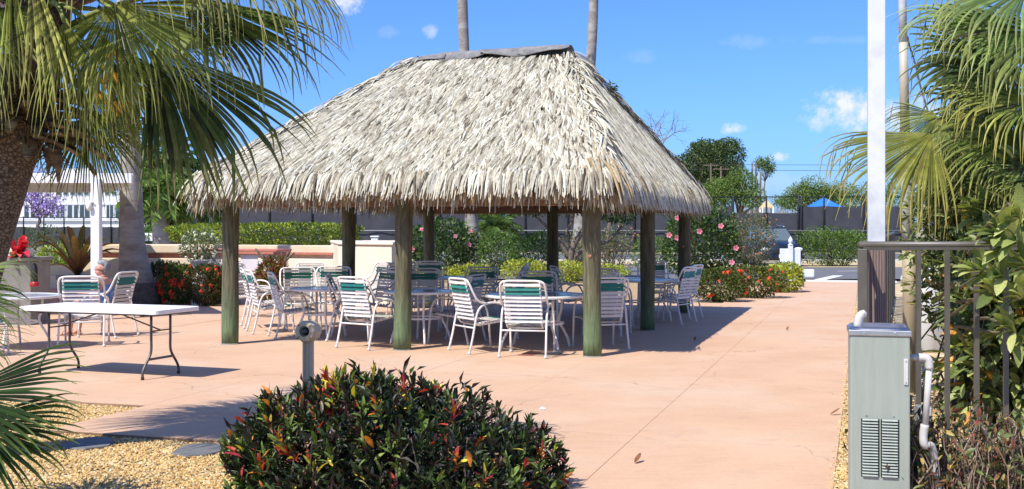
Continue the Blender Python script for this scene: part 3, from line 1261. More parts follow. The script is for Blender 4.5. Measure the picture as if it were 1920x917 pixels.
# beams on top of the posts and rafters
for (a, b) in (((-HU - .2, -HV), (HU + .2, -HV)), ((-HU - .2, HV), (HU + .2, HV)), ((HU, -HV - .2), (HU, HV + .2)), ((-HU, -HV - .2), (-HU, HV + .2))):
    z = 1.94 if a[1] == b[1] else 2.06
    part('beam', MB().bar(HP(*a, z), HP(*b, z), .06, .13), M['timber'], hut, bevel=.006)
RL, RZ, EZ, OV = 1.27, 4.36, 2.245, .27       # ridge half length, ridge z, eave z, overhang
eu, ev = HU + OV, HV + OV + .10
for u in np.linspace(-eu + .4, eu - .4, 9):
    for s in (-1, 1):
        uu = max(-RL, min(RL, u))
        part('rafter', MB().bar(HP(u, s * (ev - .05), EZ - .14), HP(uu, 0, RZ - .2), .05, .09), M['timber'], hut)
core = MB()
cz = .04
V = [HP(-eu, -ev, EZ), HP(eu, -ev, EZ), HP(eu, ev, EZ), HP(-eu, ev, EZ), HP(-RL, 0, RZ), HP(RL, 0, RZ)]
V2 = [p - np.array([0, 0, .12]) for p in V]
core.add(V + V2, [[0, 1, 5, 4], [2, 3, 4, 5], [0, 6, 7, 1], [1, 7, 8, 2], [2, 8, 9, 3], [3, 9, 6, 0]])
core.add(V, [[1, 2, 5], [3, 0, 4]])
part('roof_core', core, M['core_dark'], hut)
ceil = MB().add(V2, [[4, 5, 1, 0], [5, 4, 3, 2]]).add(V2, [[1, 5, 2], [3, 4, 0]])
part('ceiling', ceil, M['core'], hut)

TH = [((.465, .425, .315), 4), ((.53, .495, .38), 4), ((.385, .345, .25), 3.5), ((.285, .24, .168), 2), ((.57, .545, .455), 1.6), ((.13, .105, .07), 1.5)]
TH_DRY = [((.42, .31, .16), 4), ((.36, .25, .12), 3), ((.48, .39, .24), 3), ((.52, .47, .36), 2), ((.24, .16, .08), 2)]


def strips(mb, P, D, N, L, Wd, C, rng, lift0=.0, lift1=.07, droop=.10, lat=.0, K=5):
    n = len(P)
    L, Wd = L.reshape(-1, 1), Wd.reshape(-1, 1)
    D = nrm(D)
    S = nrm(np.cross(D, N))
    roll = rng.normal(size=(n, 1)) * .28
    Wv = S * np.cos(roll) + N * np.sin(roll)
    curl = rng.normal(size=(n, 1)) * .10
    rows, cols = [], []
    prof = [.75, 1, 1, .85, .25]
    for k in range(K):
        s = k / (K - 1)
        c = P + D * L * s + N * (lift0 + lift1 * s) + S * L * curl * s * s - np.array([0, 0, 1.]) * droop * L * s ** 3
        w = Wv * Wd * .5 * prof[k]
        up = np.cross(Wv, D)
        up = up * np.sign((up * N).sum(1, keepdims=True) + 1e-9)
        rows.append(np.stack([c - w, c + up * Wd * .42 * prof[k], c + w], 1))
        cc = C * (.92 + .12 * s)
        cols.append(np.stack([cc, cc, cc], 1))
    V = np.stack(rows, 1)
    Cc = np.stack(cols, 1)
    o = np.arange(n)[:, None] * K * 3
    F = []
    for k in range(K - 1):
        b = 3 * k
        F += [o + [b, b + 1, b + 4, b + 3], o + [b + 1, b + 2, b + 5, b + 4]]
    mb.add(V.reshape(-1, 3), np.concatenate(F), Cc.reshape(-1, 3))


rng = np.random.default_rng(77)
th = MB()
faces = [((-eu, -ev), (eu, -ev), (-RL, 0), (RL, 0), 7000), ((eu, -ev), (eu, ev), (RL, 0), (RL, 0), 5000),
         ((eu, ev), (-eu, ev), (RL, 0), (-RL, 0), 2600), ((-eu, ev), (-eu, -ev), (-RL, 0), (-RL, 0), 2000)]
for (e0, e1, r0, r1, n) in faces:
    E0, E1 = HP(*e0, EZ + .04), HP(*e1, EZ + .04)
    R0, R1 = HP(*r0, RZ + .04), HP(*r1, RZ + .04)
    N = nrm(np.cross(E1 - E0, (R0 + R1) / 2 - E0))
    wid_e, wid_r = np.linalg.norm(E1 - E0), np.linalg.norm(R1 - R0)
    # t measured from eave (0) to ridge (1), density by width, rows with jitter
    t = rng.random(n * 3)
    keep = rng.random(n * 3) < (wid_e + (wid_r - wid_e) * t) / max(wid_e, wid_r)
    t = t[keep][:n]
    m = len(t)
    rows_n = 30
    t = (np.floor(t * rows_n) + rng.normal(size=m) * .22 + .5) / rows_n
    t = np.clip(t, -.01, 1.0)[:, None]
    s = rng.random((m, 1))
    P = (E0 + (E1 - E0) * s) * (1 - t) + (R0 + (R1 - R0) * s) * t
    # every strip runs straight down its own face
    D = np.tile(nrm((E0 + E1) / 2 - (R0 + R1) / 2), (m, 1))
    # near the hips the leaves swing over towards the corner
    across = nrm(E1 - E0)
    D = D + across * ((s - .5) * 1.0 * np.abs(2 * s - 1) ** 3) + across * rng.normal(size=(m, 1)) * .085
    Ln = rng.uniform(.42, .74, m)
    slope_len = np.linalg.norm((E0 + E1) / 2 - (R0 + R1) / 2)
    Ln = np.minimum(Ln, t[:, 0] * slope_len + rng.uniform(.14, .26, m))
    dr_ = (.10 + .95 * np.clip((Ln - t[:, 0] * slope_len) / Ln, 0, 1))[:, None]
    wd = rng.uniform(.030, .050, m)
    if n < 3000:
        wd = wd * 1.6
    C = shade_var(rng, pick(rng, TH, m), P - HC, .10, 1.6, 2.0)
    strips(th, P, D, np.tile(N, (m, 1)), Ln, wd, C, rng, .0, .07, dr_)
# hips: short leaves laid crosswise over each corner, tips hanging to either side
for (u, v, n) in ((1, -1, 900), (1, 1, 420), (-1, -1, 420), (-1, 1, 200)):
    a, b = HP(u * RL, 0, RZ + .06), HP(u * eu, v * ev, EZ + .06)
    t = rng.random((n, 1)) ** .9 * .94
    P = a + (b - a) * t + rng.normal(size=(n, 3)) * [.05, .05, .02]
    side = np.where(rng.random((n, 1)) < .5, 1, -1)
    d = nrm(b - a)
    N1 = nrm(np.array([0, 0, 1.]) + EU * u * .5 + EV * v * .3)
    lat = np.where(side > 0, EU * u * .9 + EV * v * .1, EV * v * .9 + EU * u * .1)
    D = d * .62 + lat * .5 * (1.15 - t) + np.array([0, 0, -.25]) - np.array([0, 0, .9]) * np.maximum(t - .78, 0) * 3 + rng.normal(size=(n, 3)) * .12
    C = pick(rng, TH, n)
    strips(th, P, D, np.tile(N1, (n, 1)), rng.uniform(.30, .5, n), rng.uniform(.020, .036, n), C, rng, .0, .05, .25)
# eaves: several layers hanging almost straight down, brown and dry underneath
per = [((-eu, -ev), (eu, -ev)), ((eu, -ev), (eu, ev)), ((eu, ev), (-eu, ev)), ((-eu, ev), (-eu, -ev))]
for (a, b) in per:
    A, B = HP(*a), HP(*b)
    ln = np.linalg.norm(B - A)
    out = nrm(np.cross(B - A, [0, 0, 1.]))
    for layer, (off, z0, l0, l1, dens, pal, dr) in enumerate(((-.18, EZ - .02, .14, .22, 66, TH_DRY, .25), (-.07, EZ + .0, .15, .23, 80, TH_DRY, .35),
                                                             (-.05, EZ + .03, .16, .25, 90, TH + TH_DRY[:2], .6), (-.16, EZ + .09, .24, .34, 80, TH, .7))):
        n = int(ln * dens)
        s = rng.random((n, 1))
        clump = .5 + .5 * np.sin(s * ln * 9 + layer) * np.sin(s * ln * 23 + 1)
        P = A + (B - A) * s + out * (off + rng.normal(size=(n, 1)) * .05) + np.array([0, 0, 1.]) * (z0 + rng.normal(size=(n, 1)) * .03)
        D = out * ((.22 if layer < 2 else .50) + rng.normal(size=(n, 1)) * .15) + np.array([0, 0, -1.]) + nrm(B - A) * rng.normal(size=(n, 1)) * .10
        C = pick(rng, pal, n)
        strips(th, P, D, np.tile(out, (n, 1)), rng.uniform(l0, l1, n) * (.88 + .2 * clump[:, 0]), rng.uniform(.020, .042, n), C, rng, 0, .02, dr)
# corner tufts
for (u, v) in ((1, -1), (1, 1), (-1, -1), (-1, 1)):
    n = 260
    ang = rng.uniform(0, math.pi / 2, (n, 1))
    o = EU * u * np.cos(ang) + EV * v * np.sin(ang)
    P = HP(u * (eu - .16), v * (ev - .16), EZ + .12) + rng.normal(size=(n, 3)) * [.08, .08, .07]
    D = o * rng.uniform(.25, .6, (n, 1)) + np.array([0, 0, -.8]) + rng.normal(size=(n, 3)) * .1
    C = pick(rng, TH + TH_DRY[:2], n)
    strips(th, P, D, nrm(o + [0, 0, .4]), rng.uniform(.24, .42, n), rng.uniform(.020, .036, n), C, rng, 0, .05, .45)
part('thatch', th, M['thatch'], hut, kind='stuff')

# ridge: overlapping sheets of weathered felt, their edges curled up
rng = np.random.default_rng(4)
cuts = [-1.50, -.80, -.1, .55, 1.28]
for i in range(4):
    a, b = cuts[i] - .05, cuts[i + 1] + .05
    mb = MB()
    nx, ny = 8, 7
    V = []
    for ix in range(nx):
        u = a + (b - a) * ix / (nx - 1)
        for iy in range(ny):
            w = -1 + 2 * iy / (ny - 1)
            z = RZ + .17 - .16 * abs(w) ** 1.5 * .9 + .012 * i - .10 * max(0, (-u - .75)) ** 1.3 - .06 * max(0, u - 1.2)
            wave = .045 * math.sin(u * 4.2 + i) * (abs(w) ** 2)
            V.append(HP(u, w * .22, z - .045 + wave + .05 * (ix in (0, nx - 1)) * abs(w) * rng.random()))
    F = [[ix * ny + iy, (ix + 1) * ny + iy, (ix + 1) * ny + iy + 1, ix * ny + iy + 1] for ix in range(nx - 1) for iy in range(ny - 1)]
    mb.add(V, F)
    o = part('ridge_cap', mb, M['cap'], hut, smooth=True)
    m = o.modifiers.new('solid', 'SOLIDIFY')
    m.thickness = .012
for (px, py, d, s) in ((728, 116, 18.8, .10), (672, 153, 18.2, .07)):
    c = W(px, py + 15, d)
    part('felt_tab', MB().box(c, (s * 1.6, s, .03), ax=[EU, nrm(EV + [0, 0, .4]), nrm(np.cross(EU, EV + [0, 0, .4]))]), M['cap'], hut)


# ================================================================== CHAIRS
def arc_pts(pts, k=3):
    """Catmull-Rom through points"""
    P = np.asarray(pts, float)
    Q = np.vstack([2 * P[0] - P[1], P, 2 * P[-1] - P[-2]])
    out = []
    for i in range(1, len(Q) - 2):
        for j in range(k):
            t = j / k
            a, b, c, d = Q[i - 1], Q[i], Q[i + 1], Q[i + 2]
            out.append(.5 * ((2 * b) + (c - a) * t + (2 * a - 5 * b + 4 * c - d) * t * t + (3 * b - a - 3 * c + d) * t ** 3))
    out.append(P[-1])
    return np.array(out)


def chair_meshes():
    """local frame: +X is forward, seat centre at the origin on the floor"""
    Ms = []
    for s in (-1, 1):
        y = .285 * s
        mb = MB()
        mb.tube(arc_pts([(.33, y, .0), (.305, y, .30), (.275, y, .50), (.20, y, .61), (.08, y, .645), (-.06, y, .63), (-.15, y, .56), (-.19, y, .44),
                         (-.235, y * 1.01, .22), (-.29, y * 1.03, 0)], 2), .0145, 7)
        Ms.append(('arm_frame', mb.mesh('arm_frame', M['white_metal'], smooth=True), (0, 0, 0)))
        for (fx, fy) in ((.33, y), (-.29, y * 1.03)):
            Ms.append(('foot', MB().lathe((fx, fy, 0), [(.019, 0), (.021, .02), (.016, .035)], 8).mesh('foot', M['foot_white'], smooth=True), (0, 0, 0)))
    mb = MB()
    side = [(-.02, .285, .635), (-.13, .29, .655), (-.20, .29, .72), (-.27, .285, .86), (-.30, .262, .925), (-.31, .20, .945), (-.312, .1, .948)]
    pts = side + [(p[0], -p[1], p[2]) for p in side[::-1]]
    mb.tube(arc_pts(pts, 2), .0145, 7)
    Ms.append(('back_frame', mb.mesh('back_frame', M['white_metal'], smooth=True), (0, 0, 0)))
    for s in (-1, 1):
        y = .222 * s
        mb = MB()
        mb.tube(arc_pts([(.29, y, .41), (.10, y, .385), (-.10, y, .365), (-.155, y, .385), (-.185, y, .45), (-.245, y, .68), (-.30, y, .89), (-.312, y, .94)], 2), .0125, 6)
        Ms.append(('sling_rail', mb.mesh('sling_rail', M['white_metal'], smooth=True), (0, 0, 0)))
    for (x, z, w) in ((.29, .40, .285), (-.215, .33, .29), (-.1, .355, .23)):
        Ms.append(('crossbar', MB().tube([(x, -w, z), (x, w, z)], .0115, 6).mesh('crossbar', M['white_metal'], smooth=True), (0, 0, 0)))

    def strap(m, hw=.0175):
        mb = MB()
        V, F = [], []
        # a flat ribbon wrapped round both rails: rounded ends, slight belly
        prof = [(-.236, -.004), (-.240, .008), (-.225, .017), (0, .012), (.225, .017), (.240, .008), (.236, -.004), (.22, -.010), (0, .004), (-.22, -.010)]
        n = len(prof)
        for sx in (-hw, hw):
            V += [(sx, y, z) for (y, z) in prof]
        F = [[i, (i + 1) % n, n + (i + 1) % n, n + i] for i in range(n)]
        mb.add(V, F)
        return mb.mesh('strap', m)
    sw, sg = strap(M['strap_white']), strap(M['strap_green'], .0225)
    for k in range(8):                       # seat
        t = k / 7
        x = .265 - t * .37
        z = .407 - t * .035
        Ms.append(('seat_strap', sg if k == 0 else sw, (x, 0, z + .004), (0, R(-5), 0)))
    for k in range(10):                      # back, top is 9
        t = k / 9
        x = -.188 - t * .112
        z = .44 + t * .455
        Ms.append(('back_strap', sg if k in (7, 8) else sw, (x + .006, 0, z), (0, R(-76), 0)))
    return Ms


CH = chair_meshes()


def chair(label, x, y, fx, fy, group='white strap patio chairs'):
    t = thing('patio_chair', label, 'chair', (x, y, 0), group, math.atan2(fy, fx))
    for c in CH:
        o = bpy.data.objects.new(c[0], c[1])
        COL.objects.link(o)
        o.parent = t
        o.location = c[2]
        if len(c) > 3:
            o.rotation_euler = c[3]
        if c[1].materials[0] == M['strap_green']:
            o['label'] = 'green vinyl strap'
    return t


chair('nearest white strap chair, back to us, just left of the right corner post', .19, 14.35, .22, .97)
chair('white strap chair facing away to the right, second chair left of the right corner post', -.43, 14.85, .87, .49)
chair('white strap chair half hidden behind the right corner post, back to us', 1.18, 15.22, -.25, .97)
chair('white strap chair with back to us touching the left side of the middle front post', -1.93, 15.32, .59, .81)
chair('thin looking strap chair seen edge on just left of the middle front post', -2.33, 16.4, 1.0, .06)
chair('white strap chair turned right behind the beige post light, nearest of the left row', -3.22, 16.76, .93, .37)
chair('white strap chair second in the left row, behind the one by the post light', -3.72, 17.55, .93, .37)
chair('white strap chair third in the left row, tall back beside the left front post', -4.05, 18.5, .92, .30)
chair('sunlit strap chair farthest left under the hut, partly hidden by the left front post', -4.72, 20.6, .9, -.35)
chair('white strap chair facing us behind the small left table', -3.40, 18.4, .30, -.95)
chair('rearmost white strap chair of the left table, only its curved top showing', -3.72, 21.0, .05, -1)
chair('strap chair with dark green band facing us, right of the small left table', -2.98, 18.9, .0, -1)
chair('white strap chair facing left in front of the left middle post, nearer of the pair', -2.22, 18.3, -.72, -.60)
chair('white strap chair facing left beside the left middle post, rear of the pair', -2.62, 21.2, -.75, -.6)
chair('strap chair seen behind the middle front post, its seat toward us', -1.95, 20.9, .25, -.97)
chair('shaded strap chair facing us behind the middle table, front of two', -1.42, 18.0, .02, -1)
chair('shaded strap chair behind the middle table, rear one of two by the back left post', -1.6, 21.9, .0, -1)
chair('white strap chair turned left at the middle table, behind the second chair', -.75, 16.05, -.92, .39)
chair('shaded strap chair facing us across the near round table', .37, 16.75, -.02, -1)
chair('grey shaded chair facing left by the rear round table, front of the side on pair', -.08, 19.6, -.9, .15)
chair('grey shaded chair facing left by the rear round table, rear of the side on pair', -.02, 20.7, -.9, .15)
chair('dark shaded strap chair with its back to us in front of the palm trunk', -.60, 19.2, -.4, .92)
chair('grey strap chair turned right, seen just left of the right corner post', 1.0, 19.4, .95, .2)
chair('strap chair at the far right table peeking past the right corner post', 1.55, 18.4, .45, .89)
chair('strap chair showing only its top bar right of the corner post', 1.42, 17.2, .35, .94)
chair('strap chair facing us beyond the far right table, left of the right back post', 2.72, 22.0, -.05, -1)
chair('white strap chair facing left on the far right side of the hut, nearer one', 2.70, 19.17, -.84, .55)
chair('white strap chair facing left on the far right side of the hut, one behind', 2.98, 20.2, -.86, .5)
chair('white strap chair with back to us between the folding table and the seated woman', -5.83, 15.62, -.22, .975)
chair('white strap chair under the seated woman in front of the thick palm trunk', -5.93, 16.9, -.97, .24)
chair('white strap chair cut off by the left edge of the picture', -6.75, 14.3, .3, .95)


# ------------------------------------------------------------------ tables
def round_table(label, x, y, r, h=.72, loc_rot=0.):
    t = thing('round_table', label, 'table', (x, y, 0), 'round patio tables')
    mb = MB().lathe((x, y, h - .006), [(r - .03, -.010), (r - .03, .004)], 48)
    part('table_top', mb, M['table_glass'], t)
    mb = MB().lathe((x, y, h), [(r - .035, -.03), (r - .004, -.03), (r, -.022), (r, -.004), (r - .006, .004), (r - .035, .004), (r - .035, -.03)], 48, cap=False)
    part('rim', mb, M['white_metal'], t, smooth=False)
    for k in range(4):
        a = loc_rot + k * math.pi / 2
        d = np.array([math.cos(a), math.sin(a), 0])
        c = np.array([x, y, 0.])
        mb = MB().tube(arc_pts([c + d * (r * .62) + [0, 0, h - .03], c + d * (r * .60) + [0, 0, .5], c + d * r * .55 + [0, 0, .36], c + d * r * .74 + [0, 0, .14],
                                c + d * r * .80 + [0, 0, 0]], 3), .0165, 8)
        part('leg', mb, M['white_metal'], t, smooth=True)
    mb = MB().lathe((x, y, .345), [(r * .53, -.012), (r * .56, -.012), (r * .56, .012), (r * .53, .012), (r * .53, -.012)], 32, cap=False)
    part('brace_ring', mb, M['white_metal'], t)
    return t


round_table('small round table among the sunlit chairs on the left of the hut', -2.78, 16.7, .46, .72, .4)
round_table('round grey topped table seen right of the middle front post', -1.27, 16.0, .52, .72, .2)
round_table('near round grey topped table with three backs of chairs before it', .31, 15.15, .68, .72, .55)
round_table('round table on the far right, in front of the two left facing chairs', 2.24, 19.5, .60, .72, .1)
round_table('bluish round table at the back of the hut by the palm trunk', -1.05, 20.4, .58, .72, .3)
round_table('white rimmed round table at the left edge before the seated woman', -6.65, 15.25, .62, .70, .2)


# folding table ------------------------------------------------------
def folding_table():
    A = np.array([-3.68, 11.87, 0])          # near right corner
    ld = nrm(np.array([-.935, .355, 0]))     # long axis, away to the left
    wd = np.array([-ld[1], ld[0], 0]) * -1   # depth axis
    if wd[1] < 0:
        wd = -wd
    Ln, Wd, H = 1.85, .76, .74
    t = thing('folding_table', 'long white plastic folding table on grey wishbone legs standing alone on the patio', 'table', tuple(A + ld * Ln / 2 + wd * Wd / 2))
    c = A + ld * Ln / 2 + wd * Wd / 2
    # top with rounded corners
    poly = []
    rr = .06
    for (sx, sy, a0) in ((1, 1, 0), (-1, 1, 90), (-1, -1, 180), (1, -1, 270)):
        for k in range(5):
            a = R(a0 + k * 22.5)
            x, y = sx * (Ln / 2 - rr) + rr * math.cos(a), sy * (Wd / 2 - rr) + rr * math.sin(a)
            poly.append((c + ld * x + wd * y)[:2])
    if np.cross(poly[1] - poly[0], poly[2] - poly[1]) < 0:
        poly = poly[::-1]
    part('table_top', MB().prism(poly, H - .045, H), M['table_white'], t, bevel=.010)
    part('apron', MB().box(c + [0, 0, H - .056], (Ln - .16, Wd - .16, .02), ax=[ld, wd, (0, 0, 1)]), M['table_leg'], t)
    for s in (-1, 1):
        e = c + ld * s * (Ln / 2 - .24)
        for w in (-1, 1):
            o = e + wd * w * .16
            f = e + wd * w * .30
            mb = MB().tube(arc_pts([o + [0, 0, H - .05], o + [0, 0, .42], o + [0, 0, .30], o + wd * w * .03 + [0, 0, .23], f - wd * w * .03 + [0, 0, .13], f + [0, 0, .07], f], 3), .0145, 8)
            lg = part('leg', mb, M['table_leg'], t, smooth=True)
            part('foot', MB().lathe(f, [(.019, 0), (.019, .03)], 8), M['dark_foot'], lg)
        part('cross_bar', MB().bar(e - wd * .20 + [0, 0, .205], e + wd * .20 + [0, 0, .205], .03, .022), M['table_leg'], t)
        part('top_bar', MB().bar(e - wd * .33 + [0, 0, H - .062], e + wd * .33 + [0, 0, H - .062], .025, .025), M['table_leg'], t)
        part('brace', MB().tube([c + ld * s * .12 + [0, 0, H - .07], e + [0, 0, .50]], .008, 6), M['table_leg'], t)
        part('brace_bar', MB().tube([e - wd * .16 + [0, 0, .50], e + wd * .16 + [0, 0, .50]], .008, 6), M['table_leg'], t)
    return t


folding_table()


# ================================================================== SEATED WOMAN
def skin_obj(name, verts, edges, radii, m, parent, sub=2, root=0):
    me = bpy.data.meshes.new(name)
    b = BASE[parent.name]
    me.from_pydata([tuple(np.asarray(v, float) - b) for v in verts], edges, [])
    me.materials.append(m)
    o = bpy.data.objects.new(name, me)
    COL.objects.link(o)
    o.parent = parent
    BASE[o.name] = b
    sk = o.modifiers.new('skin', 'SKIN')
    sk.use_smooth_shade = True
    ly = me.skin_vertices[0] if me.skin_vertices else None
    if ly is None:
        with bpy.context.temp_override(object=o, active_object=o):
            bpy.ops.mesh.customdata_skin_add()
        ly = me.skin_vertices[0]
    for i, r in enumerate(radii):
        ly.data[i].radius = r if isinstance(r, tuple) else (r, r)
        ly.data[i].use_root = (i == root)
    sb = o.modifiers.new('sub', 'SUBSURF')
    sb.levels = sub
    sb.render_levels = sub
    return o


def woman(hx, hy):
    """seated, turned to the left of the picture; local f = facing, r = her right (away from us), l = her left (towards us)"""
    f = nrm(np.array([-.97, .24, 0]))
    r = np.array([f[1], -f[0], 0])           # right hand of facing
    up = np.array([0, 0, 1.])
    o = np.array([hx, hy, 0.])
    t = thing('person', 'grey haired woman in blue sleeveless top sitting in a strap chair looking left', 'person', (hx, hy, 0))

    def p(a, b, c):
        return o + f * a + r * b + up * c
    V, E, Rd = [], [], []

    def add(v, rad, par=None):
        V.append(v)
        Rd.append(rad)
        if par is not None:
            E.append((par, len(V) - 1))
        return len(V) - 1
    pel = add(p(-.02, 0, .47), .125)
    bel = add(p(-.03, 0, .58), .125, pel)
    che = add(p(-.05, 0, .74), (.14, .115), bel)
    nb = add(p(-.045, 0, .85), .075, che)
    nk = add(p(-.02, 0, .895), .050, nb)
    f2 = nrm(np.array([-.80, -.60, 0]))
    r2 = np.array([f2[1], -f2[0], 0])
    hc = p(-.01, 0, 0)

    def ph_(a, b, c):
        return hc + f2 * a + r2 * b + up * c
    jw = add(ph_(.018, 0, .945), .060, nk)
    hd = add(ph_(.012, 0, 1.00), .078, jw)
    tp = add(ph_(.0, 0, 1.065), .058, hd)
    ns = add(ph_(.085, 0, .988), .016, hd)
    add(ph_(.104, 0, .974), .011, ns)
    add(ph_(.078, 0, .925), .022, jw)
    for s in (-1, 1):
        add(ph_(-.005, s * .080, .985), .014, hd)
        sh = add(p(-.055, s * .165, .82), .058, che)
        el = add(p(-.03 if s < 0 else .05, s * .235, .63), .040, sh)
        wr = add(p(.19, s * .22, .655 if s < 0 else .66), .026, el)
        pa = add(p(.25, s * .21, .665), (.034, .018), wr)
        for k, ln in enumerate((.060, .072, .076, .066)):
            off = (k - 1.5) * .016
            k1 = add(p(.25 + ln * .6, s * .21 + off, .660), .0095, pa)
            add(p(.25 + ln, s * .21 + off, .643), .0085, k1)
        k1 = add(p(.25, s * .21 - s * .030, .655), .0105, pa)
        add(p(.285, s * .21 - s * .036, .642), .009, k1)
        hp = add(p(.06, s * .095, .455), .088, pel)
        kn = add(p(.40, s * .11, .475), .062, hp)
        cf = add(p(.42, s * .11, .30), .054, kn)
        an = add(p(.44, s * .11, .075), .034, cf)
        ft = add(p(.52, s * .115, .035), .032, an)
        add(p(.60, s * .12, .024), .022, ft)
    skin_obj('body', V, E, Rd, M['skin'], t)
    # clothes
    skin_obj('tank_top', [p(-.02, 0, .46), p(-.03, 0, .60), p(-.05, 0, .745), p(-.05, .105, .80), p(-.05, -.105, .80)],
             [(0, 1), (1, 2), (2, 3), (2, 4)], [.150, .146, (.162, .134), .068, .068], M['top_blue'], t)
    skin_obj('shorts', [p(-.02, 0, .46), p(.07, .095, .455), p(.26, .105, .468), p(.07, -.095, .455), p(.26, -.105, .468)],
             [(0, 1), (1, 2), (0, 3), (3, 4)], [.145, .105, .092, .105, .092], M['shorts'], t)
    # hair: short wavy cap open at the face
    rng = np.random.default_rng(8)
    mb = MB()
    c = ph_(-.030, 0, 1.018)
    n, m = 20, 12
    Vh, Fh = [], []
    for i in range(m + 1):
        ph = math.pi * .74 * i / m
        for k in range(n):
            th = 2 * math.pi * k / n
            d = np.array([math.sin(ph) * math.cos(th), math.sin(ph) * math.sin(th), math.cos(ph)])
            lim = 1.0
            if d[0] > .25 and d[2] < .50:
                lim = .55                   # pulled back at the face
            rad = (.106 + .010 * math.sin(th * 5 + ph * 7) + rng.normal() * .003) * lim
            Vh.append(c + (f2 * d[0] * .98 + r2 * d[1] * .95 + up * d[2]) * rad)
    for i in range(m):
        for k in range(n):
            k2 = (k + 1) % n
            Fh.append([i * n + k, (i + 1) * n + k, (i + 1) * n + k2, i * n + k2])
    mb.add(Vh, Fh)
    part('hair', mb, M['hair'], t, smooth=True)
    for s in (-1, 1):
        part('eye', MB().sphere(ph_(.079, s * .031, 1.002), .010, 8, 5), M['eye'], t, smooth=True)
        part('eyebrow', MB().tube([ph_(.082, s * .018, 1.022), ph_(.078, s * .044, 1.024)], .005, 5), M['hair'], t)
        sd = MB().box(p(.52, s * .115, .008), (.24, .085, .016), ax=[f, r, up])
        sd.tube(arc_pts([p(.55, s * .115 - .045, .015), p(.545, s * .115, .066), p(.55, s * .115 + .045, .015)], 3), .010, 6)
        sd.tube(arc_pts([p(.44, s * .115 - .042, .015), p(.42, s * .115, .07), p(.44, s * .115 + .042, .015)], 3), .009, 6)
        part('sandal', sd, M['sandal'], t, bevel=.004)
    part('mouth', MB().tube(arc_pts([ph_(.072, -.024, .950), ph_(.086, 0, .944), ph_(.072, .024, .950)], 3), .006, 6), M['lip'], t, smooth=True)
    return t


woman(-6.08, 16.95)

# ================================================================== BIG FAN PALM (left foreground)
rng = np.random.default_rng(31)
PD = 8.0
palm = thing('fan_palm', 'large fan palm with leaning fissured trunk and drooping leaves at the left edge', 'palm', tuple(W(-140, 862, PD)))
ctr = [(-150, 900), (-118, 760), (-86, 620), (-54, 500), (-22, 400), (10, 300), (36, 220), (64, 120), (86, 20), (98, -60)]
rad = [64, 60, 58, 57, 54, 53, 56, 54, 46, 34]
pts = np.array([W(x, y, PD) for x, y in ctr])
pts[0][2] = -.1
part('trunk', MB().tube(arc_pts(pts, 4), np.interp(np.linspace(0, 9, 37), range(10), rad) * PD / F_PX, 24), M['bark_fan'], palm, smooth=True)
# old leaf boots: dark curled bases round the crown
for k in range(46):
    t = rng.uniform(.0, 1) ** 1.4
    a = k * 2.4
    cx, cy = 40 + 45 * t, 262 - 290 * t
    c = W(cx, cy, PD)
    o = np.array([math.cos(a), math.sin(a), 0])
    s = np.array([-math.sin(a), math.cos(a), 0])
    up = np.array([0, 0, 1.])
    ln = rng.uniform(.18, .40) * (1.2 - .4 * t)
    w = rng.uniform(.055, .10)
    sag = rng.uniform(-.1, .7) if t < .35 else rng.uniform(-.9, -.2)
    b = c + o * .17
    V, F = [], []
    for i in range(5):
        q = i / 4
        p = b + o * ln * q + up * (-sag * ln * q * q + .05 * q)
        ww = w * (1 - .65 * q)
        V += [p - s * ww + up * .02, p - up * .018, p + s * ww + up * .02, p + up * .016]
    for i in range(4):
        for j in range(4):
            F.append([i * 4 + j, i * 4 + (j + 1) % 4, i * 4 + 4 + (j + 1) % 4, i * 4 + 4 + j])
    F2 = [[16, 17, 18, 19]]
    mb = MB().add(V, F + F2)
    part('leaf_base', mb, M['boot'], palm, smooth=True)
for k, (x, y, dx, dz, dy, ln) in enumerate(((70, 262, 1, -.10, -.3, .34), (88, 240, 1, .05, -.5, .40), (62, 236, .5, -.05, -.9, .30), (98, 252, 1, -.22, -.1, .42), (104, 222, 1, .15, -.4, .36), (30, 240, -.2, -.1, -1, .28),
                                                (48, 205, .1, .05, -1, .30), (84, 190, .7, .15, -.7, .32), (112, 196, 1, .25, -.2, .34), (20, 262, -.6, -.2, -.9, .26), (120, 236, 1, -.05, -.5, .36), (58, 268, .3, -.3, -.9, .24))):
    c = W(x, y, PD - .12)
    o = nrm(np.array([dx, dy, dz]))
    sd = nrm(np.cross(o, [0, 0, 1.]))
    up = np.cross(sd, o)
    w = .085
    V, F = [], []
    for i in range(6):
        q = i / 5
        p = c + o * ln * q - np.array([0, 0, 1.]) * (.22 * ln * q * q)
        ww = w * (1 - .72 * q)
        V += [p - sd * ww + up * ww * .5, p - up * .016, p + sd * ww + up * ww * .5, p + up * .010]
    for i in range(5):
        for j in range(4):
            F.append([i * 4 + j, i * 4 + (j + 1) % 4, i * 4 + 4 + (j + 1) % 4, i * 4 + 4 + j])
    part('leaf_base', MB().add(V, F + [[20, 21, 22, 23]]), M['boot'], palm, smooth=True)
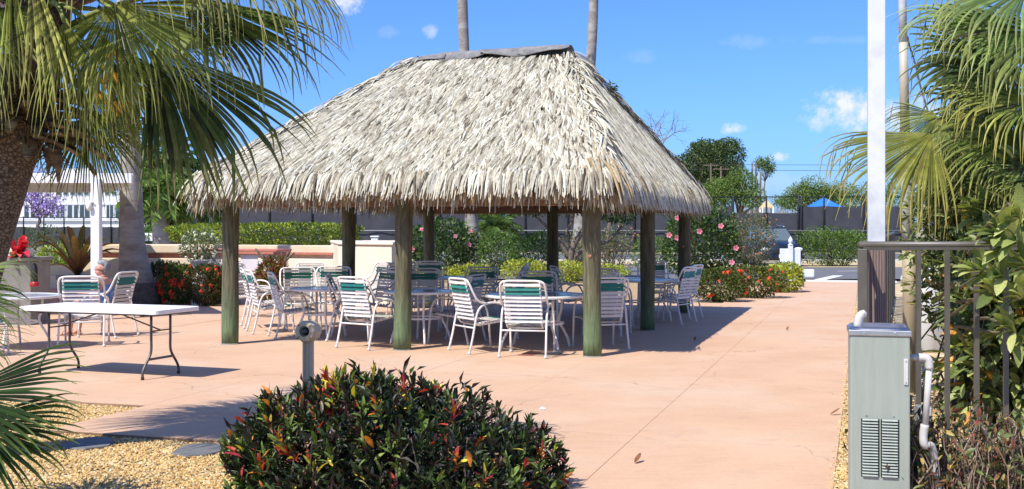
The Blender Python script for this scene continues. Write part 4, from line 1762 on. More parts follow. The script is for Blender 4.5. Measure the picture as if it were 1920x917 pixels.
# loose fibre and torn husks hanging below the boots
fb = MB()
for k in range(170):
    a = rng.uniform(0, 6.28)
    t = rng.random() ** 1.3
    c = W(40 + 45 * t, 268 - 280 * t, PD) + np.array([math.cos(a), math.sin(a), 0]) * rng.uniform(.16, .30)
    ln = rng.uniform(.10, .36)
    fb.tube([c, c + rng.normal(size=3) * .05 - [0, 0, ln * .5], c + rng.normal(size=3) * .06 - [0, 0, ln]], [.006, .005, .002], 4,
            C=np.array([(.13, .075, .04), (.25, .17, .09), (.07, .04, .025)][rng.integers(3)]))
part('fibre', fb, M['twig'], palm, kind='stuff')
for (x, y, l, w) in ((88, 288, 42, 7), (106, 292, 50, 9), (98, 285, 30, 12)):
    c, e = W(x, y - 10, PD - .15), W(x + 2, y + l, PD - .15)
    part('husk', MB().tube([c, (c + e) / 2 + [.012, 0, 0], e], [w * PD / F_PX, w * .8 * PD / F_PX, .004], 6), M['boot'], palm, smooth=True)

OLIVE, DK, LT = (.100, .125, .020), (.042, .066, .014), (.19, .215, .042)
TIPY = (.33, .29, .10)
# hub px, hub depth, tip px, tip depth, normal, radius, spread, split, hang, colour
FL = [
    ((285, 88), 7.6, (450, 275), 7.3, (.25, -.75, .65), 1.28, 72, .55, 1.1, DK),          # big dark leaf over the hut
    ((292, 96), 7.8, (402, 400), 7.6, (.55, -.8, .2), 1.14, 34, .58, .5, DK),
    ((345, -10), 7.5, (600, 130), 7.2, (.15, -.45, .9), 1.14, 84, .50, 1.3, (.065, .10, .022)),
    ((380, -70), 7.3, (560, -20), 7.0, (.1, -.3, .95), 1.15, 110, .40, 2.2, OLIVE),
    ((215, 10), 7.2, (335, 150), 6.9, (.4, -.8, .45), .90, 150, .42, 1.8, LT),
    ((190, 70), 7.4, (255, 290), 7.2, (.2, -.95, .1), .76, 84, .40, 1.0, OLIVE),
    ((168, 160), 7.6, (255, 320), 7.5, (.5, -.8, .2), .62, 70, .40, .9, (.12, .15, .022)),
    ((215, 120), 8.3, (330, 250), 8.5, (.3, -.8, .5), .80, 110, .38, 1.4, (.18, .21, .035)),
    ((250, 40), 8.6, (400, 70), 9.0, (.0, -.5, .85), 1.0, 170, .42, 1.6, (.14, .18, .03)),
    ((58, -60), 6.9, (98, 170), 6.6, (.1, -.95, .3), .95, 20, .42, .6, (.34, .33, .09)),
    ((20, -60), 7.0, (30, 150), 6.8, (.1, -.95, .3), .80, 16, .40, .6, LT),  # yellow green hanging leaf
    ((-30, -60), 7.2, (-25, 170), 7.0, (-.1, -.95, .3), .95, 30, .40, .6, (.07, .10, .02)),
    ((-50, 20), 7.6, (-120, 200), 7.5, (-.4, -.8, .4), 1.05, 200, .5, 1.1, OLIVE),
    ((-90, -30), 8.0, (-300, 40), 8.0, (-.2, -.5, .85), 1.15, 220, .5, 1.3, LT),
    ((165, 215), 8.2, (225, 400), 8.4, (.4, -.85, .2), .66, 150, .42, .7, (.06, .10, .02)),
    ((120, 40), 6.9, (150, 200), 6.75, (.3, -.9, .3), .70, 60, .35, 1.2, LT),
    ((120, -120), 8.9, (300, -60), 9.7, (.1, .1, .97), 1.1, 200, .45, 1.3, OLIVE),
    ((60, -160), 8.6, (20, -200), 9.7, (0, .2, .97), 1.1, 200, .45, 1.3, OLIVE),
    ((150, -190), 7.6, (420, -300), 7.3, (-.3, -.1, .95), 1.1, 200, .45, 1.2, OLIVE),
    ((20, -200), 7.3, (-80, -330), 6.6, (.1, -.3, .95), 1.1, 200, .45, 1.2, OLIVE),
    ((230, -90), 7.0, (330, -60), 6.2, (.1, -.3, .95), 1.1, 200, .45, 1.3, OLIVE),
    ((-110, -150), 7.9, (-400, -200), 7.8, (-.2, 0, .97), 1.1, 200, .45, 1.3, OLIVE),
]
crown0 = W(88, 10, PD)
for k, (h, hd, tp, td, nv, rr, spd, spl, hg, cc) in enumerate(FL):
    H, T = W(*h, hd), W(*tp, td)
    mb = fan_leaf(H, T - H, nv, rr, rng, max(7, int(spd * .40)), spd, spl, hg * 1.2, cc, TIPY, cvar=.38, width=1.08, kink=.2)
    lf = part('leaf', mb, M['fan'], palm)
    pb = MB()
    st = crown0 + np.array([0, 0, rng.uniform(-.35, .25)]) + nrm(H - crown0) * .12
    petiole(pb, st, H, .022, .012, -.06)
    part('petiole', pb, M['twig'], lf, smooth=True)
# old flower stalks, golden
yb = MB()
for k in range(26):
    c = W(190 + rng.uniform(-12, 40), 85 + rng.uniform(0, 110), 7.35 + rng.uniform(-.1, .1))
    yb.tube([c, c + [rng.uniform(.0, .06), 0, -rng.uniform(.05, .13)]], [.010, .004], 5, C=(.72, .36, .03))
part('flower_stalk', yb, M['petal'], palm, kind='stuff')

# young fan palm at the lower left corner
yp = thing('young_fan_palm', 'dark green young fan palm poking in at the lower left corner', 'palm', tuple(W(-190, 1040, 5.6)))
part('trunk', MB().tube([W(-190, 1045, 5.6), W(-180, 960, 5.6), W(-170, 880, 5.6)], [.10, .09, .07], 12), M['boot'], yp, smooth=True)
YF = [((-85, 742), 5.2, (95, 800), 5.0, (.15, -.75, .65), .56, 120, .55, .55, (.016, .036, .009), .7),
      ((-60, 790), 5.3, (60, 900), 5.1, (.3, -.8, .5), .52, 130, .55, .5, (.018, .040, .010), .7),
      ((-75, 590), 5.9, (70, 610), 5.7, (.1, -.5, .85), .36, 150, .4, 1.5, (.035, .06, .012), .45),
      ((-70, 515), 6.0, (60, 500), 5.8, (.0, -.4, .9), .42, 90, .4, 1.3, (.09, .13, .02), .5),
      ((-120, 640), 5.5, (40, 670), 5.3, (.1, -.6, .8), .46, 110, .45, 1.1, (.02, .042, .010), .5),
      ((-200, 620), 5.6, (-380, 640), 5.7, (-.2, -.5, .85), .6, 220, .5, .8, (.05, .09, .02), .8),
      ((-150, 560), 6.2, (-100, 480), 6.9, (0, .1, .9), .6, 220, .5, .8, (.05, .09, .02), .8)]
for (h, hd, tp, td, nv, rr, spd, spl, hg, cc, wd) in YF:
    H, T = W(*h, hd), W(*tp, td)
    lf = part('leaf', fan_leaf(H, T - H, nv, rr, rng, 30, spd, spl, hg, cc, (.14, .20, .035), width=wd * 1.3), M['fan'], yp)
    pb = MB()
    petiole(pb, W(-170, 885, 5.6), H, .014, .008, -.05, (.09, .12, .03))
    part('petiole', pb, M['twig'], lf, smooth=True)


# ================================================================== TALL PALM TRUNKS
def tall_palm(label, pts, radii, seed, crown=True, flare=True, group='tall smooth palms'):
    """pts: px,py,d list bottom to top"""
    rng = np.random.default_rng(seed)
    P = np.array([W(*p) for p in pts])
    P[0][2] = 0.
    t = thing('tall_palm', label, 'palm', tuple(P[0]), group)
    k = 6
    Q = arc_pts(P, k)
    rr = np.interp(np.linspace(0, len(P) - 1, len(Q)), range(len(P)), radii)
    rr = rr * (1 + .012 * np.sin(np.arange(len(Q)) * 2.3))
    part('trunk', MB().tube(Q, rr, 20), M['bark_smooth'], t, smooth=True)
    if flare:
        part('root_flare', MB().lathe(P[0], [(radii[0] * 1.28, -.05), (radii[0] * 1.22, .12), (radii[0] * 1.05, .36), (radii[0] * .98, .45), (radii[0] * .9, .455)], 20),
             M['bark_base'], t, smooth=True)
    if crown:
        top = Q[-1]
        part('crownshaft', MB().tube([top - [0, 0, .05], top + [0, 0, .5], top + [0, 0, 1.0]], [radii[-1] * 1.15, radii[-1] * .9, radii[-1] * .4], 14, C=(.10, .17, .04)),
             M['twig'], t, smooth=True)
        for j in range(11):
            a = j * 2.4 + seed
            el = rng.uniform(.1, 1.1)
            mb = MB()
            pinnate(mb, top + [0, 0, .8], [math.cos(a) * math.cos(el), math.sin(a) * math.cos(el), math.sin(el)], 2.6, rng)
            part('leaf', mb, M['leaf_far'], t)
    return t


tall_palm('thick grey palm trunk with dark flared base behind the seated woman',
          [(258, 571, 24), (255, 525, 24), (249, 470, 24), (247, 400, 24), (243, 250, 24), (238, 80, 24), (232, -200, 24)], [.40, .355, .275, .235, .205, .19, .18], 3)
tall_palm('pale ringed palm trunk standing behind the hut left of the ridge end',
          [(886, 509, 42), (886, 480, 42), (885, 440, 42), (883, 390, 42), (876, 240, 42), (869, 60, 42), (862, -160, 42)], [.33, .29, .255, .235, .205, .19, .18], 5, flare=False)
tall_palm('slimmer palm trunk rising behind the right end of the roof ridge',
          [(1080, 505, 45), (1084, 470, 45), (1088, 430, 45), (1094, 330, 45), (1101, 200, 45), (1111, 60, 45), (1118, -160, 45)], [.40, .34, .27, .235, .21, .19, .17], 8, flare=False)


def small_palm(label, px, py, d, h, r, nleaf, ll, seed, col=(.085, .15, .03), name='small_palm', lean=0., shaft=True):
    rng = np.random.default_rng(seed)
    b = W(px, py, d)
    b[2] = 0
    t = thing(name, label, 'palm', tuple(b), 'small bushy palms beyond the patio')
    top = b + [lean, 0, h]
    part('trunk', MB().tube(arc_pts([b - [0, 0, .05], b + [lean * .2, 0, h * .35], b + [lean * .6, 0, h * .7], top], 3), np.linspace(r * 1.5, r * .8, 10), 12),
         M['bark_smooth'], t, smooth=True)
    for j in range(nleaf):
        a = j * 2.399 + seed
        el = 1.25 - 1.5 * (j / nleaf)
        mb = MB()
        pinnate(mb, top, [math.cos(a) * math.cos(el), math.sin(a) * math.cos(el), math.sin(el)], ll * rng.uniform(.8, 1.1), rng, 1.5, 20, ll * .34, .03, col)
        part('leaf', mb, M['leaf_far'], t)
    return t


small_palm('small palm with curved grey trunk and feathery crown right of the thick trunk', 305, 475, 50, 2.9, .30, 32, 2.1, 2, (.14, .23, .04), lean=-.3)
small_palm('small palm with slim leaning trunk at the left eave of the hut', 341, 470, 52, 2.6, .20, 24, 2.2, 4, (.12, .19, .035), lean=.45)
small_palm('taller dark bushy palm behind the thick trunk and the hut eave', 318, 465, 52, 4.1, .2, 44, 2.3, 6, (.10, .175, .035), lean=-.2)
small_palm('short palm with bright leaves in front of the black fence', 278, 468, 56, 1.15, .07, 16, 1.25, 7, (.10, .20, .035))
small_palm('bright green small palm above the coppery strap leaved plant', 137, 478, 32, .62, .06, 18, .62, 9, (.14, .26, .045))
small_palm('little palm by the blue umbrella behind the hut', 930, 475, 52, 1.6, .08, 16, 1.5, 12, (.10, .17, .035))


# ================================================================== WALLS, STEPS AND PLANTERS ON THE LEFT
def GP(px, d):
    p = W(px, HY, d)
    p[2] = 0
    return p


wl = thing('garden_wall', 'long cream stucco planter wall with brick red groove behind the left bushes', 'wall', tuple(GP(300, 26)))
a, b = GP(150, 26.6), GP(417, 26.0)
n_ = nrm(np.cross(b - a, [0, 0, 1.]))
part('lower_wall', MB().bar(a + [0, 0, .42], b + [0, 0, .42], .5, .98), M['cream'], wl, bevel=.02)
part('brick_band', MB().bar(a - n_ * .05 + [0, 0, .965], b - n_ * .05 + [0, 0, .965], .36, .11), M['terra'], wl, bevel=.008)
part('coping', MB().bar(a + [0, 0, 1.12], b + [0, 0, 1.12], .52, .20), M['cream'], wl, bevel=.03)

bk = thing('planter_wall', 'cream stucco wall with pink ledge carrying the yellow green hedge', 'wall', tuple(GP(540, 27)))
a, b = GP(400, 28.2), GP(640, 26.6)
n_ = nrm(np.cross(b - a, [0, 0, 1.]))
part('wall_body', MB().bar(a + [0, 0, .55], b + [0, 0, .55], .5, 1.27), M['cream'], bk, bevel=.02)
part('ledge', MB().bar(a + n_ * .30 + [0, 0, 1.0], b + n_ * .30 + [0, 0, 1.0], .12, .06), M['terra'], bk, bevel=.008)
part('lower_course', MB().bar(a + n_ * .28 + [0, 0, .42], b + n_ * .28 + [0, 0, .42], .1, .92), M['cream_pale'], bk, bevel=.02)
a2, b2 = GP(640, 26.9), GP(745, 25.2)
bx = thing('corner_planter', 'tall tan planter box beside the back left hut post', 'planter', tuple(GP(685, 24)))
q = [GP(634, 24.2)[:2], GP(735, 23.2)[:2], GP(745, 27)[:2], GP(620, 27.6)[:2]]
part('box', MB().prism(q, -.05, 1.24), M['cream_pale'], bx, bevel=.025)
qq = [(p - np.mean(q, 0)) * 1.03 + np.mean(q, 0) for p in q]
part('rim', MB().prism(qq, 1.242, 1.30), M['cream_pale'], bx, bevel=.02)

ct = thing('bar_counter', 'white tiled counter with terracotta top left of the hut', 'counter', tuple(GP(470, 24.5)))
a, b = GP(386, 24.6), GP(532, 24.3)
n_ = nrm(np.cross(b - a, [0, 0, 1.]))
part('counter_top', MB().bar(a + [0, 0, 1.12], b + [0, 0, 1.12], .75, .05), M['terra'], ct, bevel=.012)
part('base_wall', MB().bar(a + [0, 0, .40], b + [0, 0, .40], .50, .95), M['white_tile'], ct, bevel=.01)
L_ = b - a
for k in range(4):
    c = a + L_ * (k + .5) / 4 + n_ * .262 + [0, 0, .86]
    part('panel', MB().bar(c - L_ * .11, c + L_ * .11, .02, .34), M['white_tile'], ct, bevel=.01)
part('foot_rail', MB().bar(a + n_ * .36 + [0, 0, .62], b + n_ * .36 + [0, 0, .62], .20, .06), M['terra'], ct, bevel=.01)

sp = thing('stone_steps', 'low white and pink stone steps behind the seated woman', 'steps', tuple(GP(110, 22)))
for (x0, x1, d, z0, z1, dep, m) in ((60, 165, 22.6, -.05, .20, .5, 'pink_stone'), (55, 165, 23.1, -.05, .36, .5, 'pink_stone'), (62, 150, 23.6, -.05, .62, .5, 'strip'), (75, 150, 24.3, -.05, .80, .4, 'cream_pale')):
    part('step', MB().bar(GP(x0, d) + [0, 0, (z0 + z1) / 2], GP(x1, d) + [0, 0, (z0 + z1) / 2], dep, z1 - z0), M[m], sp, bevel=.015)

pb_ = thing('grey_planter', 'square grey planter block at the left under the red bromeliad', 'planter', tuple(GP(38, 18.5)))
c = GP(36, 19)
part('block', MB().box(c + [0, .2, .5], (.56, .8, 1.1)), M['grey_box'], pb_, bevel=.015)
part('cap', MB().box(c + [0, .2, 1.08], (.64, .88, .06)), M['grey_box'], pb_, bevel=.01)
wt = thing('flower_box', 'small white flower box standing on the grey planter block', 'planter', tuple(GP(34, 19) + [0, 0, 1.11]))
part('trough', MB().box(GP(34, 19) + [0, .1, 1.182], (.34, .3, .14)), M['cream_pale'], wt, bevel=.02)
fe = thing('red_lantern', 'small dark red device hanging on the side of the grey planter', 'lantern', tuple(GP(64, 18.4) + [0, 0, .8]))
c = GP(65, 18.75) + [0, 0, .84]
part('housing', MB().lathe(c, [(.045, -.16), (.05, -.15), (.05, .10), (.03, .16), (.012, .18)], 12), M['black'], fe, smooth=True)
part('red_band', MB().lathe(c, [(.075, -.20), (.08, -.17), (.06, -.13), (.053, -.12)], 12), M['red'], fe, smooth=True)
part('bracket', MB().box(c + [-.03, 0, .05], (.05, .03, .03)), M['black'], fe)

# white canopy with its column and globe lamp
cn = thing('white_canopy', 'flat white canopy roof on a square column behind the left palm', 'canopy', tuple(GP(181, 22)))
q = [np.array(p) for p in ((-13.5, 19.6), (-6.63, 20.0), (-8.9, 25.3), (-16., 25.0))]
part('roof_slab', MB().prism(q, 2.44, 2.50), M['white_paint'], cn)
for i in range(4):
    p0, p1 = q[i], q[(i + 1) % 4]
    part('fascia', MB().bar((*p0, 2.46), (*p1, 2.46), .05, .17), M['white_paint'], cn, bevel=.006)
part('column', MB().box(GP(181, 19.9) + [0, 0, 1.2], (.155, .155, 2.5)), M['white_paint'], cn, bevel=.012)
part('column', MB().box(GP(-60, 20.5) + [0, 0, 1.2], (.17, .17, 2.47)), M['white_paint'], cn, bevel=.012)
lp = part('lamp_arm', MB().tube([GP(176, 19.8) + [0, 0, 2.02], GP(168, 19.8) + [0, 0, 2.06]], .012, 6), M['white_metal'], cn, smooth=True)
part('lamp_globe', MB().sphere(GP(167, 19.8) + [0, 0, 1.97], (.055, .055, .085), 12, 8), M['lamp_glass'], lp, smooth=True)

# ------------------------------------------------------------------ planting
IX = (((.06, .10, .025), 3), ((.11, .16, .035), 3), ((.18, .20, .045), 1.2), ((.16, .07, .03), .8))
p = GP(348, 24.2)
bush('ixora_bush', 'rounded ixora bush covered in red flowers between palm trunk and left post', 'bush', p[0], p[1], .52, .5, .80, 2600, (.085, .04), IX, 3, 'ixora bushes',
     flowers=(FL_RED, 46, (.1, .98), .075), shell=6)
p = GP(297, 25.2)
bush('ixora_bush', 'dark ixora bush with few flowers touching the thick palm trunk', 'bush', p[0], p[1], .52, .5, .80, 2400, (.085, .04), (((.04, .065, .02), 3), ((.08, .10, .028), 2), ((.14, .08, .03), .8)), 4, 'ixora bushes',
     flowers=(FL_RED, 4, (.4, .98), .045), shell=6)
p = GP(393, 23.6)
bush('ixora_bush', 'reddish ixora bush directly behind the left front post', 'bush', p[0], p[1], .46, .42, .82, 2600, (.085, .04), (((.055, .08, .022), 3), ((.12, .10, .03), 2), ((.22, .08, .04), 1)), 5, 'ixora bushes',
     flowers=(FL_RED, 12, (.3, .98), .05), shell=6)
p = GP(510, 23.2)
bush('croton_plant', 'small orange and green croton under the forked stems by the hut', 'bush', p[0], p[1], .32, .32, .98, 1300, (.11, .04), (((.06, .09, .02), 2), ((.30, .10, .03), 1.5), ((.18, .06, .03), 1.5), ((.28, .26, .04), 1)), 6)
# forked bare stems, like antlers, rising from the croton
fs = thing('forked_shrub', 'bare dark forked stems like antlers in front of the white counter', 'plant', tuple(GP(516, 23.6)))
rng = np.random.default_rng(3)
for (x0, y0, x1, y1, x2, y2) in ((508, 505, 497, 488, 479, 466), (512, 505, 500, 490, 488, 478), (520, 505, 532, 490, 546, 467), (516, 503, 505, 490, 506, 478), (520, 500, 530, 488, 528, 474), (518, 505, 540, 484, 552, 474)):
    part('stem', MB().tube(arc_pts([W(x0, y0 + 30, 23.6), W(x0, y0, 23.6), W(x1, y1, 23.6), W(x2, y2, 23.6)], 3), np.linspace(.045, .022, 10), 7,
                           C=np.array([(.10, .075, .055), (.16, .12, .085)][rng.integers(2)])), M['twig'], fs, smooth=True)
p = GP(498, 29.2)
bush('hedge', 'yellow green clipped hedge on top of the cream planter wall', 'hedge', p[0], p[1], 2.35, .55, .52, 6500, (.085, .05), ((G_YEL, 3), ((.22, .28, .04), 3), (G_LIGHT, 2), (G_MID, 1)), 7, z0=1.16, power=4.5, lump=.10, shell=6,
     rot=.30)
# white urn with pale flowering plant
p = GP(374, 23.8)
un = thing('urn', 'white urn by the counter holding the pale flowering plant', 'urn', tuple(p))
part('pedestal', MB().box(p + [0, 0, .32], (.26, .26, .74)), M['white_paint'], un, bevel=.012)
part('bowl', MB().lathe(p + [0, 0, .69], [(.08, 0), (.09, .02), (.15, .10), (.19, .20), (.22, .22), (.22, .25), (.18, .25)], 20), M['white_paint'], un, smooth=True)
bush('flowering_plant', 'pale plant with tiny white flowers growing in the white urn', 'plant', p[0], p[1], .42, .34, .62, 1100, (.07, .03), (((.12, .16, .07), 3), ((.22, .26, .14), 2), ((.40, .42, .32), 1)), 8, z0=.90,
     flowers=(FL_WHITE, 30, (.1, .98), .035), lump=.3)
p = GP(72, 28)
bush('shrub', 'grey green shrub behind the red bromeliad at the left', 'bush', p[0], p[1], .62, .6, 1.55, 2200, (.08, .03), (((.07, .10, .04), 3), ((.13, .17, .07), 2)), 9, lump=.25)
p = GP(112, 27)
bush('shrub', 'lime green shrub left of the coppery strap leaved plant', 'bush', p[0], p[1], .55, .5, 1.20, 1800, (.09, .04), ((G_YEL, 2), (G_LIGHT, 3)), 10, lump=.25)


def strap_plant(name, label, base, specs, pal, seed, w=.10, group=None, cat='plant'):
    """rosette of long curved strap leaves, one object each; specs: (tip px, tip py, d)"""
    rng = np.random.default_rng(seed)
    base = np.asarray(base, float)
    t = thing(name, label, cat, tuple(base), group)
    for (x, y, d) in specs:
        T = W(x, y, d)
        v = T - base
        ln = np.linalg.norm(v)
        s = nrm(np.cross(v, [0, 0, 1.]) + rng.normal(size=3) * .12)
        pts = [base + v * q + np.array([0, 0, 1.]) * (.28 * ln * math.sin(q * math.pi) * (.35 + .5 * abs(nrm(v)[0]))) for q in np.linspace(0, 1, 9)]
        c1 = np.array(pick(rng, pal, 1)[0])
        V, C, F = [], [], []
        for i, pnt in enumerate(pts):
            q = i / 8
            ww = w * (.55 + .45 * math.sin(min(1, q * 1.5) * math.pi / 2)) * (1 - max(0, (q - .6) / .4) ** 2 * .95)
            tw = s
            V += [pnt - tw * ww * .5 + [0, 0, ww * .22], pnt, pnt + tw * ww * .5 + [0, 0, ww * .22]]
            cc = c1 * (.8 + .5 * q) * rng.uniform(.9, 1.1)
            C += [cc * .85, cc * 1.15, cc]
        for i in range(8):
            b_ = 3 * i
            F += [[b_, b_ + 1, b_ + 4, b_ + 3], [b_ + 1, b_ + 2, b_ + 5, b_ + 4]]
        part('leaf', MB().add(V, F, np.array(C)), M['leaf'], t, smooth=True)
    return t


bs_ = W(145, 516, 22)
pt = thing('planter_pot', 'dark pot under the coppery strap leaved plant', 'pot', tuple(GP(145, 22)))
part('pot', MB().lathe(GP(145, 22), [(.26, 0), (.28, .03), (.36, .60), (.39, .62), (.39, .69), (.33, .69)], 24), M['grey_box'], pt, smooth=True)
sp_ = [(64, 440, 21.6), (70, 452, 21.4), (84, 470, 21.2), (108, 432, 22.2), (138, 442, 21.0), (150, 470, 20.9), (158, 420, 22.6), (196, 424, 22.3), (222, 458, 22.0), (212, 478, 21.4), (205, 446, 22.8),
       (90, 500, 21.3), (196, 500, 21.3), (126, 424, 23), (178, 436, 22.6), (60, 462, 22.6), (172, 460, 21.2), (118, 486, 20.9), (232, 470, 22.4), (100, 446, 23), (182, 492, 20.9)]
strap_plant('bromeliad', 'giant bromeliad with coppery strap leaves in front of the white column', bs_ - [0, 0, .03], sp_,
            [((.20, .13, .05), 3), ((.30, .20, .08), 2), ((.12, .11, .03), 3), ((.34, .30, .08), 1.4), ((.10, .05, .03), 2)], 4, .13)
rngb = np.random.default_rng(9)
sp_ = [(36 + rngb.uniform(-30, 26), 440 + rngb.uniform(0, 46), 18.9 + rngb.uniform(-.35, .25)) for _ in range(34)]
strap_plant('bromeliad', 'crimson bromeliad in the white box beside the leaning trunk', W(34, 488, 19), sp_, [((.52, .03, .06), 3), ((.40, .02, .04), 2), ((.62, .10, .12), 1)], 5, .11)
sp_ = [(22 + rngb.uniform(-16, 22), 462 + rngb.uniform(0, 26), 18.8 + rngb.uniform(-.2, .2)) for _ in range(9)]
strap_plant('small_plant', 'pale green leaves spilling over the white box under the crimson bromeliad', W(26, 492, 18.85), sp_, [((.24, .32, .10), 2), ((.12, .2, .05), 2)], 6, .05)

# behind the hut
HB = (((.030, .062, .018), 4), ((.065, .12, .028), 3), ((.13, .20, .045), 1.2))
p = GP(826, 36)
bush('hibiscus_bush', 'dark hibiscus bush behind the back left hut post', 'bush', p[0], p[1], 1.10, 1.0, 1.80, 3400, (.13, .07), HB, 12, 'hibiscus bushes', flowers=(FL_PINK, 5, (.5, .95), .085), lump=.22)
p = GP(1314, 33)
hb = bush('hibiscus_bush', 'tall hibiscus bush with big pink flowers right of the hut', 'bush', p[0], p[1], 1.10, 1.0, 2.15, 4200, (.13, .07), HB, 13, 'hibiscus bushes', lump=.24)
rng = np.random.default_rng(2)
for (x, y) in ((1255, 441), (1269, 446), (1270, 409), (1312, 434), (1352, 424), (1380, 465), (1372, 492)):
    c = W(x, y, 32.0)
    q = Vector((rng.uniform(-.5, .3), -1, rng.uniform(.0, .5))).to_track_quat('Z', 'Y').to_euler()
    inst('flower', FL_PINK, hb, c, q, (.075, .075, .075))
SPR = (((.13, .16, .06), 3), ((.20, .20, .08), 2), ((.25, .14, .06), 1.3), ((.09, .12, .04), 2))
p = GP(1406, 43)
bush('bougainvillea', 'sparse reddish shrub hiding the left half of the parked car', 'bush', p[0], p[1], .98, 1.0, 2.1, 2500, (.10, .045), SPR, 14, 'sparse reddish shrubs', flowers=(FL_DUST, 34, (.2, .98), .055), lump=.32, stems=16, shell=2.5)
p = GP(1146, 42)
bush('bougainvillea', 'sparse reddish shrub just right of the right corner post', 'bush', p[0], p[1], .95, .9, 1.65, 1500, (.10, .045), SPR, 15, 'sparse reddish shrubs', flowers=(FL_DUST, 16, (.2, .98), .05), lump=.32, stems=14, shell=2.2)
p = GP(878, 40)
bush('bougainvillea', 'sparse brownish shrub left of the pale palm trunk under the hut', 'bush', p[0], p[1], .8, .8, 1.55, 1500, (.10, .045), SPR, 19, 'sparse reddish shrubs', lump=.3, stems=14, shell=2.2)
p = GP(1222, 40)
bush('shrub', 'light green shrub seen between the two right hand posts', 'bush', p[0], p[1], .6, .6, 1.35, 1200, (.10, .045), ((G_LIGHT, 2), (G_MID, 2)), 16, lump=.25)
p = GP(1085, 44)
bush('bougainvillea', 'sparse reddish shrub left of the right corner post', 'bush', p[0], p[1], .8, .9, 1.45, 1100, (.10, .045), SPR, 17, 'sparse reddish shrubs', lump=.3, stems=14, shell=2.2)
p = GP(932, 39)
bush('shrub', 'dense green shrub right of the pale palm trunk behind the hut', 'bush', p[0], p[1], .68, .6, 1.45, 2000, (.11, .05), ((G_MID, 3), (G_LIGHT, 2), (G_DARK, 1)), 18, lump=.2)
p = GP(1000, 38)
bush('shrub', 'dense green shrub left of the back middle hut post', 'bush', p[0], p[1], .85, .7, 1.42, 2600, (.11, .05), ((G_MID, 3), (G_LIGHT, 3), (G_DARK, 1)), 20, lump=.2)
for (x, d, rx, h, s, lab) in ((985, 34, .75, .62, 21, 'yellow green low bush behind the near round table'), (1062, 34, .55, .58, 22, 'yellow green low bush left of the right corner post'),
                              (880, 35, .7, .45, 23, 'yellow green low bush at the foot of the pale palm trunk'), (1130, 36, .8, .42, 24, 'yellow green low bush right of the right corner post'),
                              (790, 34, .7, .42, 25, 'yellow green low bush under the dark hibiscus')):
    p = GP(x, d)
    bush('low_bush', lab, 'bush', p[0], p[1], rx, .5, h, 1100, (.09, .05), ((G_YEL, 4), ((.42, .40, .06), 2), (G_LIGHT, 1.5)), s, 'yellow green low bushes', lump=.25)
p = GP(1345, 25.0)
bush('ixora_bush', 'low ixora bush with orange red flowers beside the right back post', 'bush', p[0], p[1], .62, .45, .70, 2400, (.08, .04), (((.06, .10, .02), 3), ((.13, .16, .03), 3), ((.12, .07, .02), .7)), 26, 'ixora bushes',
     flowers=(FL_RED, 22, (.2, .95), .055), shell=6, rot=-.5)
p = GP(1415, 26.3)
bush('ixora_bush', 'low ixora bush with scattered red flowers in the middle of the right bed', 'bush', p[0], p[1], .62, .5, .68, 2400, (.08, .04), (((.07, .11, .022), 3), ((.16, .18, .035), 3), ((.16, .09, .03), 1)), 27, 'ixora bushes',
     flowers=(FL_RED, 10, (.15, .95), .05), shell=6, rot=-.7)
p = GP(1466, 28.6)
bush('low_bush', 'lemon yellow low bush at the right end of the bed by the walkway', 'bush', p[0], p[1], .50, .55, .68, 2000, (.085, .05), ((G_YEL, 3), ((.42, .40, .05), 3), (G_LIGHT, 1.5)), 28, 'yellow green low bushes', shell=6)
p = GP(1568, 48.3)
bush('hedge', 'loose green hedge in front of the black fence right of the car', 'hedge', p[0], p[1], 1.80, .8, 1.55, 6500, (.11, .045), ((G_MID, 3), (G_LIGHT, 3), ((.18, .26, .05), 1.5), (G_DARK, 1)), 29, power=2.5, lump=.38, shell=3, stems=18)

# twisted tree with dark canopy behind the hut
b_ = GP(1068, 37)
tw = thing('sea_grape_tree', 'low twisted tree with dark canopy seen through the hut', 'tree', tuple(b_))
rng = np.random.default_rng(44)
tw_c = [((1005, 378), .8, .45), ((1060, 372), 1.0, .5), ((1110, 382), .9, .5), ((1155, 396), .7, .4), ((965, 376), .7, .4)]
for path, r0, r1 in ((((1068, 500), (1072, 470), (1088, 440), (1110, 410), (1125, 385)), .12, .06), (((1070, 490), (1050, 450), (1040, 425), (1030, 390)), .08, .04),
                     (((1066, 505), (1080, 480), (1110, 460), (1140, 452), (1170, 420)), .085, .04), (((1072, 480), (1060, 440), (1075, 410), (1065, 380)), .06, .03), (((1030, 430), (1010, 410), (990, 390)), .05, .02)):
    P = [W(x, y, 37) for x, y in path]
    if path[0][1] > 495:
        P[0][2] = 0
    part('trunk' if r0 > .1 else 'limb', MB().tube(arc_pts(P, 3), np.linspace(r0, r1, (len(P) - 1) * 3 + 1), 8), M['bark_tree'], tw, smooth=True)
mb = MB()
for k, ((x, y), r1, r2) in enumerate(tw_c):
    P, D = crown_points(rng, 1100, W(x, y, 37), (r1, r1, r2), 2, k * 2.1, .3, 2.5)
    n = len(P)
    leaves(mb, rng, P, D * .5 + rng.normal(size=(n, 3)) * .7, np.array([0, 0, 1.]) + rng.normal(size=(n, 3)) * .5, rng.uniform(.08, .15, n), rng.uniform(.05, .09, n),
           shade_var(rng, pick(rng, HB, n), P, .2, 1.5, k))
part('crown', mb, M['leaf'], tw, kind='stuff')


